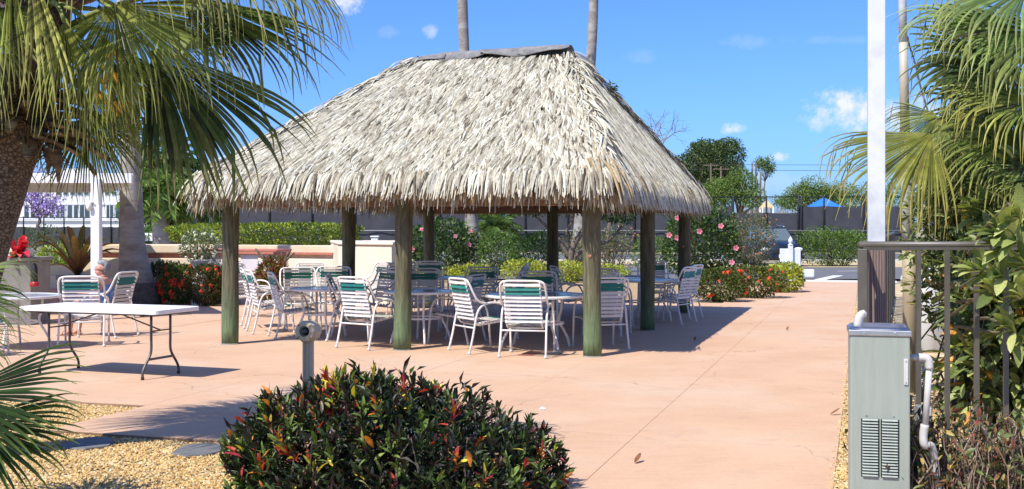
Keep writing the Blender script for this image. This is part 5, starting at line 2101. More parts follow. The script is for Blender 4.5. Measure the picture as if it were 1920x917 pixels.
# ================================================================== FAR BACKGROUND
def fence(label, x0, x1, d, posts_px, ztop, zscreen, zmid=None, bottom=.05):
    t = thing('court_fence', label, 'fence', ((x0 + x1) / 2 * 1.0, d, 0))
    xs = [(p - HX) * d / F_PX for p in posts_px]
    me = MB().lathe((0, 0, 0), [(.06, 0), (.06, ztop), (.03, ztop + .04)], 8).mesh('post', M['fence_steel'], smooth=True)
    for x in xs:
        inst('post', me, t, (x, d, 0))
    part('top_rail', MB().tube([(xs[0], d, ztop - .05), (xs[-1], d, ztop - .05)], .035, 6), M['fence_steel'], t, smooth=True)
    if zmid:
        part('mid_rail', MB().tube([(xs[0], d - .07, zmid), (xs[-1], d - .07, zmid)], .03, 6), M['rail_grey'], t, smooth=True)
    rng = np.random.default_rng(int(d))
    for a, b in zip(xs[:-1], xs[1:]):
        nx, nz = 7, 5
        V, F = [], []
        zt = zscreen(a, b) if callable(zscreen) else zscreen
        for i in range(nx):
            for j in range(nz):
                q = i / (nx - 1)
                V.append((a + (b - a) * q, d + .05 + .05 * math.sin(q * 9 + a) * math.sin(j * 1.3 + a), bottom + (zt - bottom) * j / (nz - 1) - (.05 * math.sin(q * math.pi) if j == nz - 1 else 0)))
        for i in range(nx - 1):
            for j in range(nz - 1):
                F.append([i * nz + j, (i + 1) * nz + j, (i + 1) * nz + j + 1, i * nz + j + 1])
        part('screen_panel', MB().add(V, F), M['screen'], t, smooth=True)
    return t


fx = lambda px: (px - HX) * 72 / F_PX
fence('tall black tennis court fence with windscreen panels across the back', fx(345), fx(1700), 72,
      [345, 425, 505, 585, 665, 745, 825, 905, 985, 1065, 1110, 1190, 1270, 1375, 1437, 1497, 1503, 1545, 1620, 1690], 3.58,
      lambda a, b: 2.55 if (1370 < (a * F_PX / 72 + HX) < 1490) else 2.97, 1.42)
fence('lower black fence with open railing before the white building', -38, -26, 95, [-60, 44, 82, 120, 157, 208, 224, 265, 300, 345, 400], 2.5, 1.68)

# blue shade canopies over the courts
for (x0, x1, yt, yb, d, lab, m) in ((1516, 1573, 370, 389, 84, 'bright blue pyramid shade canopy above the fence right of the car', 'blue'),
                                    (528, 566, 402, 413, 84, 'blue shade canopy just visible under the left eave of the hut', 'blue'),
                                    (1427, 1448, 374, 388, 88, 'small tan gazebo roof above the fence behind the car', 'tan')):
    c = W((x0 + x1) / 2, yb, d)
    w = (x1 - x0) / 2 * d / F_PX
    zt, zb = W(0, yt, d)[2], c[2]
    t = thing('shade_canopy', lab, 'canopy', (c[0], d, 0), 'shade canopies beyond the fence')
    V = [(c[0] - w, d - w, zb), (c[0] + w, d - w, zb), (c[0] + w, d + w, zb), (c[0] - w, d + w, zb), (c[0], d, zt)]
    V += [(v[0], v[1], zb - .12) for v in V[:4]]
    part('roof', MB().add(V, [[0, 5, 6, 1], [1, 6, 7, 2], [2, 7, 8, 3], [3, 8, 5, 0]]).add(V, [[0, 1, 4], [1, 2, 4], [2, 3, 4], [3, 0, 4]]), M[m], t)
    for sx in (-1, 1):
        for sy in (-1, 1):
            part('leg', MB().tube([(c[0] + sx * w * .95, d + sy * w * .95, 0), (c[0] + sx * w * .95, d + sy * w * .95, zb)], .05, 6), M['white_metal'], t, smooth=True)
# closed blue umbrella beside the little palm
c = GP(943, 60)
um = thing('closed_umbrella', 'closed blue umbrella behind the hut beside the white notices', 'umbrella', tuple(c))
part('pole', MB().tube([c, c + [0, 0, 2.5]], .03, 8), M['white_metal'], um, smooth=True)
part('cloth', MB().lathe(c, [(.10, 1.15), (.26, 1.2), (.20, 1.7), (.12, 2.2), (.03, 2.5)], 9), M['blue'], um)
# paired white notices
for (px, d, y0, y1, w, lab) in ((944, 58, 425, 443, 9, 'pair of white notice boards on the fence behind the hut'), (279, 55, 437, 452, 9, 'pair of white notice boards right of the thick palm trunk')):
    t = thing('notice', lab, 'sign', tuple(GP(px, d)), 'white notice boards')
    for s in (-1, 1):
        c0, c1 = W(px + s * w * .55, y0, d), W(px + s * w * .55, y1, d)
        part('board', MB().box((c0 + c1) / 2, (w * .9 * d / F_PX, .03, c0[2] - c1[2])), M['paper'], t, bevel=.01)
    part('stake', MB().box(GP(px, d) + [0, .05, .6], (.06, .04, 1.3)), M['fence_steel'], t)
# meter box / white cap behind the planter
c = W(703, 448, 40)
o = part('utility_box', MB().box((c[0], 40, .62), (.24, .24, 1.3)).box((c[0], 40, 1.29), (.3, .3, .05)), M['white_paint'], bevel=.02)
tag(o, 'small white utility box just above the tan planter right of the hedge', 'box')

# parked car -------------------------------------------------------
def car():
    c = GP(1467, 47.5)
    t = thing('parked_car', 'dark blue car parked nose toward us behind the reddish shrub', 'car', tuple(c))
    Wd = .93

    def ring(y, hw, z0, z1, crown):
        return [c + np.array([x, y, z]) for (x, z) in ((-hw * .92, z0), (-hw, z0 + .12), (-hw * .985, z1 - .12), (-hw * .86, z1), (0, z1 + crown), (hw * .86, z1), (hw * .985, z1 - .12), (hw, z0 + .12), (hw * .92, z0))]
    st = [(-.02, .70, .36, .66, .02), (.08, .84, .26, .78, .03), (.30, .91, .24, .90, .04), (.9, .93, .24, 1.0, .05), (1.30, .93, .24, 1.06, .03), (2.2, .93, .24, 1.06, .0), (3.6, .93, .26, 1.08, .0), (4.25, .90, .3, 1.05, 0), (4.4, .82, .4, .95, 0)]
    V, F = [], []
    for s in st:
        V += ring(*s)
    n = 9
    for i in range(len(st) - 1):
        for k in range(n - 1):
            F.append([i * n + k, i * n + k + 1, (i + 1) * n + k + 1, (i + 1) * n + k])
        F.append([i * n + n - 1, i * n, (i + 1) * n, (i + 1) * n + n - 1])
    mb = MB().add(V, F)
    mb.F.append(np.array([list(range(n))[::-1]]))
    mb.F.append(np.array([[(len(st) - 1) * n + k for k in range(n)]]))
    body = part('body', mb, M['car'], t, smooth=True)
    # cabin
    def cab(y, hw, z):
        return [c + np.array([x, y, zz]) for (x, zz) in ((-hw, z), (-hw * .5, z + .02), (hw * .5, z + .02), (hw, z))]
    V = cab(1.15, .80, 1.02) + cab(2.05, .66, 1.60) + cab(3.5, .66, 1.62) + cab(4.25, .76, 1.05)
    F = []
    for i in range(3):
        F += [[i * 4 + k, i * 4 + k + 1, i * 4 + 5 + k, i * 4 + 4 + k] for k in range(3)]
    F += [[0, 4, 12], [4, 8, 12], [3, 15, 7], [7, 15, 11]]
    mb = MB()
    mb.add(V, F[:9])
    mb.add(V, F[9:])
    part('cabin', mb, M['car'], t)
    V = [c + np.array(p) for p in ((-.74, 1.135, 1.06), (.74, 1.135, 1.06), (.62, 1.93, 1.56), (-.62, 1.93, 1.56))]
    part('windshield', MB().add(V, [[0, 1, 2, 3]]), M['car_glass'], t)
    for s in (-1, 1):
        V = [c + np.array(p) for p in ((s * .80, 1.55, 1.09), (s * .80, 3.7, 1.10), (s * .69, 3.3, 1.54), (s * .69, 2.1, 1.54))]
        part('side_window', MB().add(V, [[0, 1, 2, 3]]), M['car_glass'], t)
        part('roof_rail', MB().tube(arc_pts([c + [s * .58, 2.15, 1.62], c + [s * .58, 2.3, 1.68], c + [s * .58, 3.3, 1.69], c + [s * .58, 3.5, 1.63]], 3), .02, 6), M['chrome'], t, smooth=True)
        m_ = part('mirror', MB().sphere(c + [s * 1.02, 1.45, 1.10], (.11, .07, .085), 10, 6), M['car'], t, smooth=True)
        part('mirror_arm', MB().bar(c + [s * .84, 1.5, 1.06], c + [s * .97, 1.46, 1.07], .05, .03), M['car'], m_)
        part('headlight', MB().sphere(c + [s * .68, .07, .70], (.20, .13, .09), 12, 8), M['lamp_glass'], t, smooth=True)
        for y in (.85, 3.45):
            wc = c + [s * .82, y, .33]
            w = part('wheel', MB().lathe(wc, [(.20, -.11), (.32, -.11), (.335, -.07), (.335, .07), (.32, .11), (.20, .11)], 24, axis=(1, 0, 0)), M['tyre'], t, smooth=True)
            part('rim', MB().lathe(wc + [s * .02, 0, 0], [(.02, -.095), (.215, -.095), (.215, .095), (.02, .085)], 20, axis=(1, 0, 0)), M['chrome'], w)
    part('grille', MB().box(c + [0, -.015, .60], (.8, .04, .16)), M['black'], t, bevel=.015)
    part('bumper', MB().box(c + [0, .02, .38], (1.5, .14, .16)), M['car'], t, bevel=.05)
    part('number_plate', MB().box(c + [0, -.06, .42], (.31, .015, .15)), M['paper'], t)


car()
# white vinyl post with ball finial and side panels by the driveway
c = GP(1482, 45.5)
vp = thing('vinyl_post', 'white vinyl fence post with finial between two short white panels by the driveway', 'post', tuple(c))
part('post', MB().box(c + [0, -.02, .44], (.17, .17, .92)), M['white_paint'], vp, bevel=.012)
part('finial', MB().lathe(c + [0, -.02, .90], [(.10, 0), (.11, .03), (.05, .06), (.07, .10), (.095, .17), (.07, .26), (.02, .33), (.005, .36)], 14), M['white_paint'], vp, smooth=True)
for s in (-1, 1):
    part('panel', MB().box(c + [s * .25, .03, .36], (.32, .05, .82)), M['white_paint'], vp, bevel=.01)
c = GP(1510, 37.5)
o = part('parking_stop', MB().prism([(c[0] - .33, c[1] - .12), (c[0] + .27, c[1] - .12), (c[0] + .27, c[1] + .1), (c[0] - .33, c[1] + .1)], -.02, .24), M['white_paint'], bevel=.03)
tag(o, 'white painted concrete block at the end of the walkway bed', 'block')
c = GP(1507, 30.8)
pl = thing('path_light', 'small black path light at the edge of the bed near the walkway', 'lamp', tuple(c))
part('stake', MB().tube([c, c + [0, 0, .16]], .014, 6), M['black'], pl)
part('cap', MB().lathe(c + [0, 0, .15], [(.035, 0), (.06, .02), (.05, .05), (.01, .07)], 12), M['black'], pl, smooth=True)

# trees beyond ------------------------------------------------------
OAK = (((.050, .080, .026), 3), ((.085, .125, .035), 3), ((.14, .18, .05), 1.5))
OAKL = (((.10, .16, .035), 3), ((.15, .22, .045), 3), ((.20, .26, .06), 1))
tree('oak_tree', 'big dark domed tree rising beyond the right end of the hut', GP(1338, 150), GP(1338, 150) + [0, 0, 5.5], .5,
     [(W(1318, 300, 150), (2.9, 2.9, 2.4)), (W(1362, 302, 150), (2.7, 2.7, 2.9)), (W(1300, 318, 151), (2.8, 2.6, 2.4)), (W(1345, 330, 150), (3.5, 3, 2.4)), (W(1322, 278, 151), (1.9, 1.8, 1.2)), (W(1362, 276, 150), (2.0, 1.8, 1.1))],
     22000, (.28, .17), OAK, 5, shell=3.2, lump=.22)
tree('broad_tree', 'lighter green broad tree just right of the hut eave behind the fence', GP(1385, 125), GP(1385, 125) + [0, 0, 2.6], .3,
     [(W(1360, 358, 125), (2.4, 2.2, 1.6)), (W(1390, 345, 125), (2.0, 2, 1.7)), (W(1335, 365, 126), (2.2, 2, 1.6)), (W(1410, 372, 124), (1.6, 1.5, 1.2))], 12000, (.22, .12), OAKL, 6, shell=2.6, lump=.3)
tree('broad_tree', 'feathery green tree above the blue canopy at the right', GP(1530, 118), GP(1530, 118) + [0, 0, 2.6], .25,
     [(W(1515, 358, 118), (1.9, 1.8, 1.3)), (W(1548, 364, 118), (1.9, 1.8, 1.2)), (W(1498, 372, 117), (1.6, 1.5, 1.2)), (W(1575, 366, 119), (1.6, 1.6, 1.2)), (W(1472, 378, 117), (1.3, 1.3, .8))], 10000, (.22, .10), OAKL, 7, shell=2.2, lump=.4)
tree('broad_tree', 'green tree at the right behind the white pole and the yellow palm leaf', GP(1625, 115), GP(1625, 115) + [0, 0, 2.6], .25,
     [(W(1620, 372, 115), (2.2, 2, 1.3)), (W(1660, 368, 115), (2, 2, 1.5))], 5000, (.22, .11), OAKL, 8, shell=2.4, lump=.35)
tree('pine_tree', 'lone thin tree with small rounded crown against the sky', GP(1437, 170), GP(1437, 170) + [-.2, 0, 8.6], .12,
     [(W(1436, 308, 170), (1.5, 1.4, 1.2)), (W(1424, 305, 170), (.8, .8, .9)), (W(1443, 318, 170), (.9, .9, .9))], 2200, (.24, .13), OAKL, 9, shell=1.8, lump=.35)
for k, (x, yt, lab) in enumerate(((1411, 308, 'left bare dead trunk beside the lone thin tree'), (1418, 301, 'taller bare dead trunk beside the lone thin tree'), (1426, 322, 'short broken dead trunk left of the lone thin tree'))):
    b_ = GP(x, 165)
    t = thing('dead_tree', lab, 'tree', tuple(b_), 'dead trunks against the sky')
    rng = np.random.default_rng(60 + k)
    top = W(x + rng.uniform(-2, 2), yt, 165)
    part('trunk', MB().tube(limb_path(b_, top, rng, .006, 7), np.linspace(.24, .12, 7), 7), M['bark_tree'], t, smooth=True)
    tb = MB()
    for j in range(7):
        q = rng.uniform(.6, 1.0)
        s_ = b_ + (top - b_) * q
        tb.tube(limb_path(s_, s_ + [rng.uniform(-1, 1), 0, rng.uniform(.2, 1.2)], rng, .1, 4), [.05, .04, .025, .012], 4, C=(.12, .10, .08))
    part('branch', tb, M['twig'], t)
# brown winter thicket far beyond the fence
rng = np.random.default_rng(71)
mb = MB()
for k in range(420):
    x, d = rng.uniform(1380, 1640), rng.uniform(170, 190)
    b_ = GP(x, d)
    h = rng.uniform(3.5, 5.6)
    mb.tube(limb_path(b_ + [0, 0, 1.2], b_ + [rng.uniform(-.8, .8), 0, h], rng, .06, 4), [.06, .05, .035, .015], 3, C=np.array((.30, .20, .15)) * rng.uniform(.7, 1.3))
structure(part('far_thicket', mb, M['twig']))['kind'] = 'stuff'
# bare tree whose twigs show right of the roof
b_ = GP(1215, 60)
bt = thing('bare_tree', 'leafless tree whose thin twigs show above the right slope of the thatch', 'tree', tuple(b_))
part('trunk', MB().tube(limb_path(b_, W(1215, 300, 60), np.random.default_rng(4), .03, 6), np.linspace(.12, .05, 6), 8), M['bark_tree'], bt, smooth=True)
rng = np.random.default_rng(19)


def twigs(mb, p, d, ln, r, depth):
    q = p + d * ln
    mb.tube(limb_path(p, q, rng, .06, 4), np.linspace(r, r * .6, 4), 4, C=(.20, .16, .13))
    if depth:
        for _ in range(3):
            dd = nrm(d + rng.normal(size=3) * .55)
            twigs(mb, q, dd, ln * .72, r * .6, depth - 1)


mb = MB()
for k in range(4):
    twigs(mb, W(1215, 300, 60), nrm(np.array([rng.uniform(-.4, .9), rng.uniform(-.4, .4), 1.0])), 1.15, .04, 3)
part('branch', mb, M['twig'], bt)
# sprig of green above the thatch
tree('green_tree', 'tip of a green tree just peeping over the right slope of the thatch', GP(1140, 64), GP(1146, 64) + [0, 0, 7.5], .12, [(W(1146, 172, 64), (.40, .4, .5)), (W(1128, 190, 64), (.5, .5, .4))], 260, (.26, .12), OAK, 12, shell=1.6)

# dark trees behind the small palms on the left
for (x, d, y, r, h, s, lab) in ((285, 110, 392, 3.0, 1.8, 31, 'dark round tree behind the small palms at the left'), (345, 108, 388, 2.6, 2.2, 32, 'dark tree behind the fence at the left eave'),
                                (585, 105, 405, 3.2, 1.5, 33, 'dark tree beyond the fence under the left eave'), (325, 85, 350, 1.7, 1.6, 34, 'green tree rising behind the small palm crowns')):
    tree('dark_tree', lab, GP(x, d), GP(x, d) + [0, 0, 1.8], .25, [(W(x, y, d), (r, r, h)), (W(x + 20, y + 10, d), (r * .8, r * .8, h * .8)), (W(x - 20, y + 12, d), (r * .8, r * .8, h * .8))], 5000, (.22, .12), OAK if s != 34 else OAKL, s, group='trees beyond the left fence')

# jacaranda in flower
LIL = (((.42, .30, .62), 3), ((.34, .23, .55), 2), ((.52, .42, .70), 2))
tree('jacaranda_tree', 'jacaranda tree in lilac blossom in front of the white building', GP(72, 100), GP(74, 100) + [0, 0, 2.6], .18,
     [(W(70, 372, 100), (1.9, 1.7, 1.1)), (W(98, 380, 100), (1.2, 1.2, .9)), (W(45, 362, 100), (1.6, 1.5, 1.2)), (W(85, 392, 99), (1.5, 1.3, .8)), (W(64, 330, 101), (1.5, 1.3, 1.3))], 2000, (.26, .15), LIL, 41, shell=1.7, lump=.45)

# power lines
t = thing('power_pole', 'wooden power pole with crossarm right of the hut eave', 'pole', tuple(GP(1352, 140)), 'power poles')
part('pole', MB().tube([GP(1352, 140), W(1352, 312, 140)], .13, 8), M['bark_tree'], t)
part('crossarm', MB().box(W(1352, 317, 140), (1.9, .12, .12)), M['bark_tree'], t)
t = thing('power_pole', 'wooden power pole partly hidden by the thatch edge', 'pole', tuple(GP(1333, 146)), 'power poles')
part('pole', MB().tube([GP(1333, 146), W(1333, 306, 146)], .13, 8), M['bark_tree'], t)
part('crossarm', MB().box(W(1333, 310, 146), (1.9, .12, .12)), M['bark_tree'], t)
for (y0, y1, lab) in ((308, 302, 'upper power line crossing the sky at the right'), (317, 315, 'lower power line crossing the sky at the right')):
    P = [W(1280 + q * 900, y0 + (y1 - y0) * q * 1.5 + 5 * math.sin(q * math.pi), 142) for q in np.linspace(0, 1, 14)]
    o = part('power_line', MB().tube(P, .026, 5), M['wire'])
    tag(o, lab, 'cable', 'power lines')


# white two storey building ------------------------------------------
def building():
    D = 130
    k = D / F_PX
    X = lambda px: (px - HX) * k
    Z = lambda py: EYE - (py - HY) * k
    t = thing('white_building', 'white two storey building with a band of dark windows at the far left', 'building', (X(150), D, 0))
    x0, x1 = X(-60), X(262)
    wl = part('wall', MB().box(((x0 + x1) / 2, D + 5, Z(336) / 2), (x1 - x0, 10, Z(336))), M['white_wall'], t)
    part('roof_fascia', MB().box(((x0 + x1) / 2, D + 4.7, Z(331)), (x1 - x0 + 1.2, 11, .6)), M['white_wall'], t, bevel=.03)
    part('roof_block', MB().box((X(115), D + 6, Z(322)), (X(150) - X(82), 5, 1.1)), M['white_wall'], t)
    part('wing', MB().box((X(275), D + 3.4, Z(352) / 2), (X(283) - X(262), 9, Z(352))), M['white_wall'], t)
    part('wing_roof', MB().box((X(274), D + 3.2, Z(349)), (X(290) - X(258), 9.6, .3)), M['white_wall'], t)
    for px in list(range(106, 230, 13)):
        f = part('window', MB().box((X(px + 4.5), D - .02, Z(362.5)), (9.6 * k, .1, .42)), M['white_paint'], t)
        part('pane', MB().box((X(px + 4.5), D - .06, Z(362.5)), (8.4 * k, .06, .32)), M['glass'], f)
    for (a, b) in ((46, 55), (58, 77), (81, 90), (93, 102), (105, 122), (127, 136), (139, 147), (150, 169), (200, 213), (217, 240)):
        f = part('window', MB().box((X((a + b) / 2), D - .03, Z(397)), ((b - a + 2.5) * k, .12, 1.66)), M['white_paint'], t)
        part('pane', MB().box((X((a + b) / 2), D - .075, Z(397)), ((b - a - .5) * k, .06, 1.45)), M['glass'], f)
        if b - a > 12:
            part('mullion', MB().box((X((a + b) / 2), D - .12, Z(397)), (.06, .06, 1.45)), M['white_paint'], f)
    part('sill_band', MB().box(((x0 + x1) / 2, D - .1, Z(413)), (x1 - x0, .25, .12)), M['white_paint'], t)
    part('storey_band', MB().box(((x0 + x1) / 2, D - .06, Z(383)), (x1 - x0, .14, .10)), M['white_paint'], t)


building()


# ================================================================== CROTON BUSH (front)
def croton():
    rng = np.random.default_rng(101)
    cx, cy = -.735, 7.02
    t = thing('croton_bush', 'big croton bush with dark, red and yellow leaves in the foreground', 'bush', (cx, cy, 0))
    e1, e2 = EU, EV
    rx, ry, h = 1.03, .60, .675

    def surf(n, shell=None):
        D = nrm(rng.normal(size=(n, 3)) * [1, 1, 1])
        D[:, 2] = np.abs(D[:, 2])
        den = (np.abs(D) ** 3.0).sum(1, keepdims=True) ** (1 / 3.0)
        Q = D / den
        Q = Q * (1 + .07 * lumps(D * 1.5, 4.))[:, None]
        if shell:
            Q = Q * rng.random((n, 1)) ** (1 / shell)
        # the mound is higher at its left and drops to the right
        hz = h * (1.0 - .05 * Q[:, :1] - .30 * np.maximum(Q[:, :1] - .15, 0) - .10 * np.maximum(-Q[:, :1] - .7, 0) + .10 * np.sin(Q[:, :1] * 9 + 1) * np.sin(Q[:, 1:2] * 7 + Q[:, :1] * 3) + .05 * np.sin(Q[:, :1] * 23 + Q[:, 1:2] * 17))
        P = np.array([cx, cy, 0]) + e1 * Q[:, :1] * rx + e2 * Q[:, 1:2] * ry + np.array([0, 0, 1.]) * Q[:, 2:3] * hz
        return P, e1 * D[:, :1] + e2 * D[:, 1:2] + np.array([0, 0, 1.]) * D[:, 2:3]
    DKP = [((.014, .024, .010), 5), ((.024, .018, .013), 3.5), ((.036, .058, .018), 3.5), ((.08, .115, .03), 1.3), ((.050, .014, .016), 2.0)]
    HOT = [((.50, .05, .03), 3), ((.60, .20, .03), 3), ((.62, .48, .05), 2.5), ((.28, .03, .04), 3), ((.20, .25, .04), 2)]
    GRN = [((.10, .17, .035), 3), ((.17, .24, .05), 2), ((.05, .08, .02), 2)]
    mb = MB()
    n = 860
    P, D = surf(n, 9)
    for i in range(n):
        up = nrm(D[i] * .75 + [0, 0, .75] + rng.normal(size=3) * .25)
        m = rng.integers(7, 13)
        lu = (P[i] - [cx, cy, 0]) @ e1
        hot = rng.random() < (.26 if (-.72 < lu < -.34 and D[i][2] > .35) else (.07 if lu > .2 else .025))
        pal = HOT if hot else (GRN if rng.random() < .2 else DKP)
        a = np.arange(m) * 2.4 + rng.random() * 6
        x = nrm(np.cross(up, [.3, .7, .2]))
        y = np.cross(up, x)
        tilt = np.linspace(.25, 1.15, m)[:, None] + rng.normal(size=(m, 1)) * .12
        A = (x * np.cos(a)[:, None] + y * np.sin(a)[:, None]) * np.sin(tilt) + up * np.cos(tilt)
        root = P[i] - up * (np.linspace(0, .10, m)[:, None]) - up * .03
        C = pick(rng, pal, m) * rng.uniform(.7, 1.25, (m, 1))
        if not hot and rng.random() < .11:
            j = rng.integers(m)
            C[j] = pick(rng, HOT, 1)[0]
        leaves(mb, rng, root, A, np.tile(up, (m, 1)), rng.uniform(.055, .105, m), rng.uniform(.015, .027, m), C, rng.uniform(.1, .5), big=True)
    # inner, older leaves
    n = 2600
    P, D = surf(n, 1.8)
    leaves(mb, rng, P, D + rng.normal(size=(n, 3)) * .8, np.array([0, 0, 1.]) + rng.normal(size=(n, 3)) * .6, rng.uniform(.06, .11, n), rng.uniform(.018, .03, n), pick(rng, DKP[:4], n), .3)
    part('foliage', mb, M['leaf'], t, kind='stuff')
    # the bigger coloured leaves that stand out one by one
    LM = []
    for k, c in enumerate([(.62, .48, .05), (.60, .20, .03), (.50, .05, .03), (.30, .03, .05), (.22, .28, .05), (.62, .55, .30)]):
        q = MB()
        leaves(q, rng, np.zeros((1, 3)), np.array([[1., 0, 0]]), np.array([[0, 0, 1.]]), np.array([.125]), np.array([.036]), np.array([c]), .3, big=True)
        LM.append(q.mesh('leaf', M['leaf'], smooth=True))
    P, D = surf(420)
    k = 0
    for i in range(len(P)):
        if D[i][1] > .35 or k >= 70:
            continue
        k += 1
        A = Vector(nrm(D[i] * .5 + rng.normal(size=3) * .6 + [0, -.2, .4]))
        e = (A.to_track_quat('X', 'Z') @ Matrix.Rotation(rng.uniform(-1, 1), 4, 'X').to_quaternion()).to_euler()
        s = rng.uniform(.55, .95)
        inst('leaf', LM[rng.integers(len(LM))], t, P[i] - nrm(D[i]) * .05, e, (s, s, s))
    sb = MB()
    for i in range(70):
        a = rng.uniform(0, 6.28)
        q = rng.random() ** .5
        b0 = np.array([cx, cy, -.03]) + e1 * math.cos(a) * rx * .8 * q + e2 * math.sin(a) * ry * .8 * q
        e = b0 + [rng.uniform(-.12, .12), rng.uniform(-.1, .1), h * rng.uniform(.6, .85)]
        sb.tube(limb_path(b0, e, rng, .05, 4), [.010, .008, .006, .004], 5, C=np.array((.20, .16, .12)) * rng.uniform(.6, 1.4))
    part('stem', sb, M['twig'], t, kind='stuff')


croton()

# beige bollard light behind the croton --------------------------------
c = GP(578, 9.6)
bl = thing('bollard_light', 'beige post with round eyeball lamp head standing behind the croton bush', 'lamp', tuple(c))
part('post', MB().box(c + [0, 0, .32], (.088, .085, .68)), M['beige'], bl, bevel=.018)
for s in (-1, 1):
    part('rib', MB().box(c + [s * .030, -.050, .32], (.018, .012, .66)), M['beige'], bl, bevel=.004)
hc = c + [0.0, -.02, .735]
ax = nrm(np.array([-.22, -1, .06]))
hd = part('head', MB().lathe(hc + ax * -.0, [(.060, -.10), (.088, -.09), (.093, -.06), (.093, .05), (.085, .072), (.060, .080), (.046, .082), (.044, .05)], 10, axis=ax), M['beige'], bl, bevel=.004)
part('lens', MB().sphere(hc + ax * .050, .036, 14, 10), M['lens'], hd, smooth=True)
for k in range(4):
    a = k * math.pi / 2 + .78
    x = nrm(np.cross([0, 0, 1.], ax))
    y = np.cross(ax, x)
    d_ = x * math.cos(a) + y * math.sin(a)
    part('seam', MB().bar(hc + ax * .0805 + d_ * .055, hc + ax * .0735 + d_ * .084, .004, .004), M['slot'], hd)


# ================================================================== RIGHT FOREGROUND
# drinking fountain ------------------------------------------------------
FD = 5.96
fc = np.array([(1650 - HX) * FD / F_PX, FD, 0])
th_ = -.25
fX = np.array([math.cos(th_), math.sin(th_), 0])
fY = np.array([-math.sin(th_), math.cos(th_), 0])
fZ = np.array([0, 0, 1.])
ft = thing('drinking_fountain', 'sage green steel drinking fountain cabinet with louvred vents and stainless top', 'fountain', tuple(fc))


def fb_(x, y, z, s, m, name, par=ft, bev=.004):
    return part(name, MB().box(fc + fX * x + fY * y + fZ * z, s, ax=[fX, fY, fZ]), m, par, bevel=bev)


cab_ = fb_(0, .155, .525, (.298, .31, 1.03), M['fountain'], 'cabinet', bev=.008)
fb_(0, .155, 1.052, (.312, .325, .030), M['chrome'], 'rim')
# basin: sunk bowl with raised lip
V, F = [], []
nn_ = 24
prof = [(1.0, 1.068), (.93, 1.082), (.82, 1.078), (.55, 1.045), (.12, 1.036)]
for (r_, z_) in prof:
    for k in range(nn_):
        a = 2 * math.pi * k / nn_
        ca, sa = math.cos(a), math.sin(a)
        p_ = (abs(ca) ** 5 + abs(sa) ** 5) ** (-1 / 5)
        V.append(fc + fX * (.156 * r_ * ca * p_) + fY * (.155 + .162 * r_ * sa * p_) + fZ * z_)
for i in range(len(prof) - 1):
    for k in range(nn_):
        F.append([i * nn_ + k, i * nn_ + (k + 1) % nn_, (i + 1) * nn_ + (k + 1) % nn_, (i + 1) * nn_ + k])
mb = MB().add(V, F)
mb.F.append(np.array([[4 * nn_ + k for k in range(nn_)]]))
part('basin', mb, M['chrome'], ft, smooth=True)
bb = fc + fX * -.105 + fY * .08
part('bubbler', MB().tube(arc_pts([bb + fZ * 1.06, bb + fZ * 1.10 + fX * .004, bb + fX * .016 + fZ * 1.125], 3), [.020, .020, .018, .016, .016, .014, .013], 10), M['chrome'], ft, smooth=True)
part('mouth_guard', MB().tube(arc_pts([bb + fX * -.004 + fZ * 1.075, bb + fX * .006 + fZ * 1.125, bb + fX * .028 + fZ * 1.148, bb + fX * .034 + fZ * 1.128], 3), [.021, .023, .024, .024, .023, .021, .019, .016, .012, .009], 10), M['pvc'], ft, smooth=True)
for x in (-.075, .075):
    part('screw', MB().lathe(fc + fX * x + fY * -.0085 + fZ * 1.052, [(.006, 0), (.005, .003)], 8, axis=-fY), M['chrome'], ft)
    part('screw', MB().lathe(fc + fX * (x * .9) + fY * .0 + fZ * .622, [(.006, -.002), (.004, .004)], 8, axis=-fY), M['chrome'], ft)
slot_me = MB().box((0, 0, 0), (.078, .006, .0085)).mesh('slot', M['slot'])
vane_me = MB().add([(-.039, -.001, .006), (.039, -.001, .006), (.039, -.009, -.001), (-.039, -.009, -.001), (-.039, 0, .001), (.039, 0, .001)], [[0, 3, 2, 1], [3, 4, 5, 2]]).mesh('louvre', M['fountain'])
for cxx in (-.049, .049):
    vp_ = fb_(cxx, .002, .455, (.090, .012, .30), M['slot'], 'vent', cab_, 0)
    vp_['label'] = 'dark louvred vent'
    for k in range(20):
        z = .598 - k * .0152
        o = inst('louvre', vane_me, cab_, fc + fX * cxx + fY * -.004 + fZ * z, (0, 0, th_))
        o.scale = (1.0, 1.0, 1.25)
fb_(.128, -.004, .855, (.022, .006, .135), M['pvc'], 'name_plate', ft, .002)
for z in (.80, .91):
    part('screw', MB().lathe(fc + fX * .128 + fY * -.007 + fZ * z, [(.004, 0), (.003, .003)], 8, axis=-fY), M['chrome'], ft)
# white pvc waste pipe from the side of the cabinet
wp = thing('waste_pipe', 'white pvc waste pipe running from the fountain side down to the gravel', 'pipe', tuple(fc + fX * .2))
p0 = fc + fX * .15 + fY * .10 + fZ * .92
p1 = fc + fX * .225 + fY * .10 + fZ * .92
part('arm', MB().tube([p0, p1], .0165, 12), M['pvc'], wp, smooth=True)
part('elbow', MB().tube(arc_pts([p1 - fX * .03, p1, p1 + fX * .022 + fZ * -.012, p1 + fX * .028 - fZ * .06], 4), .0215, 12), M['pvc'], wp, smooth=True)
part('drop_pipe', MB().tube([p1 + fX * .028 - fZ * .03, p1 + fX * .005 - fZ * .38], .0165, 12), M['pvc'], wp, smooth=True)
part('bottom_bend', MB().tube(arc_pts([p1 + fX * .005 - fZ * .35, p1 - fX * .002 - fZ * .41, p1 + fX * .005 - fZ * .46, p1 + fX * .05 + fY * .04 - fZ * .50, p1 + fX * .10 + fY * .1 - fZ * .92], 4), .022, 12), M['pvc'], wp, smooth=True)
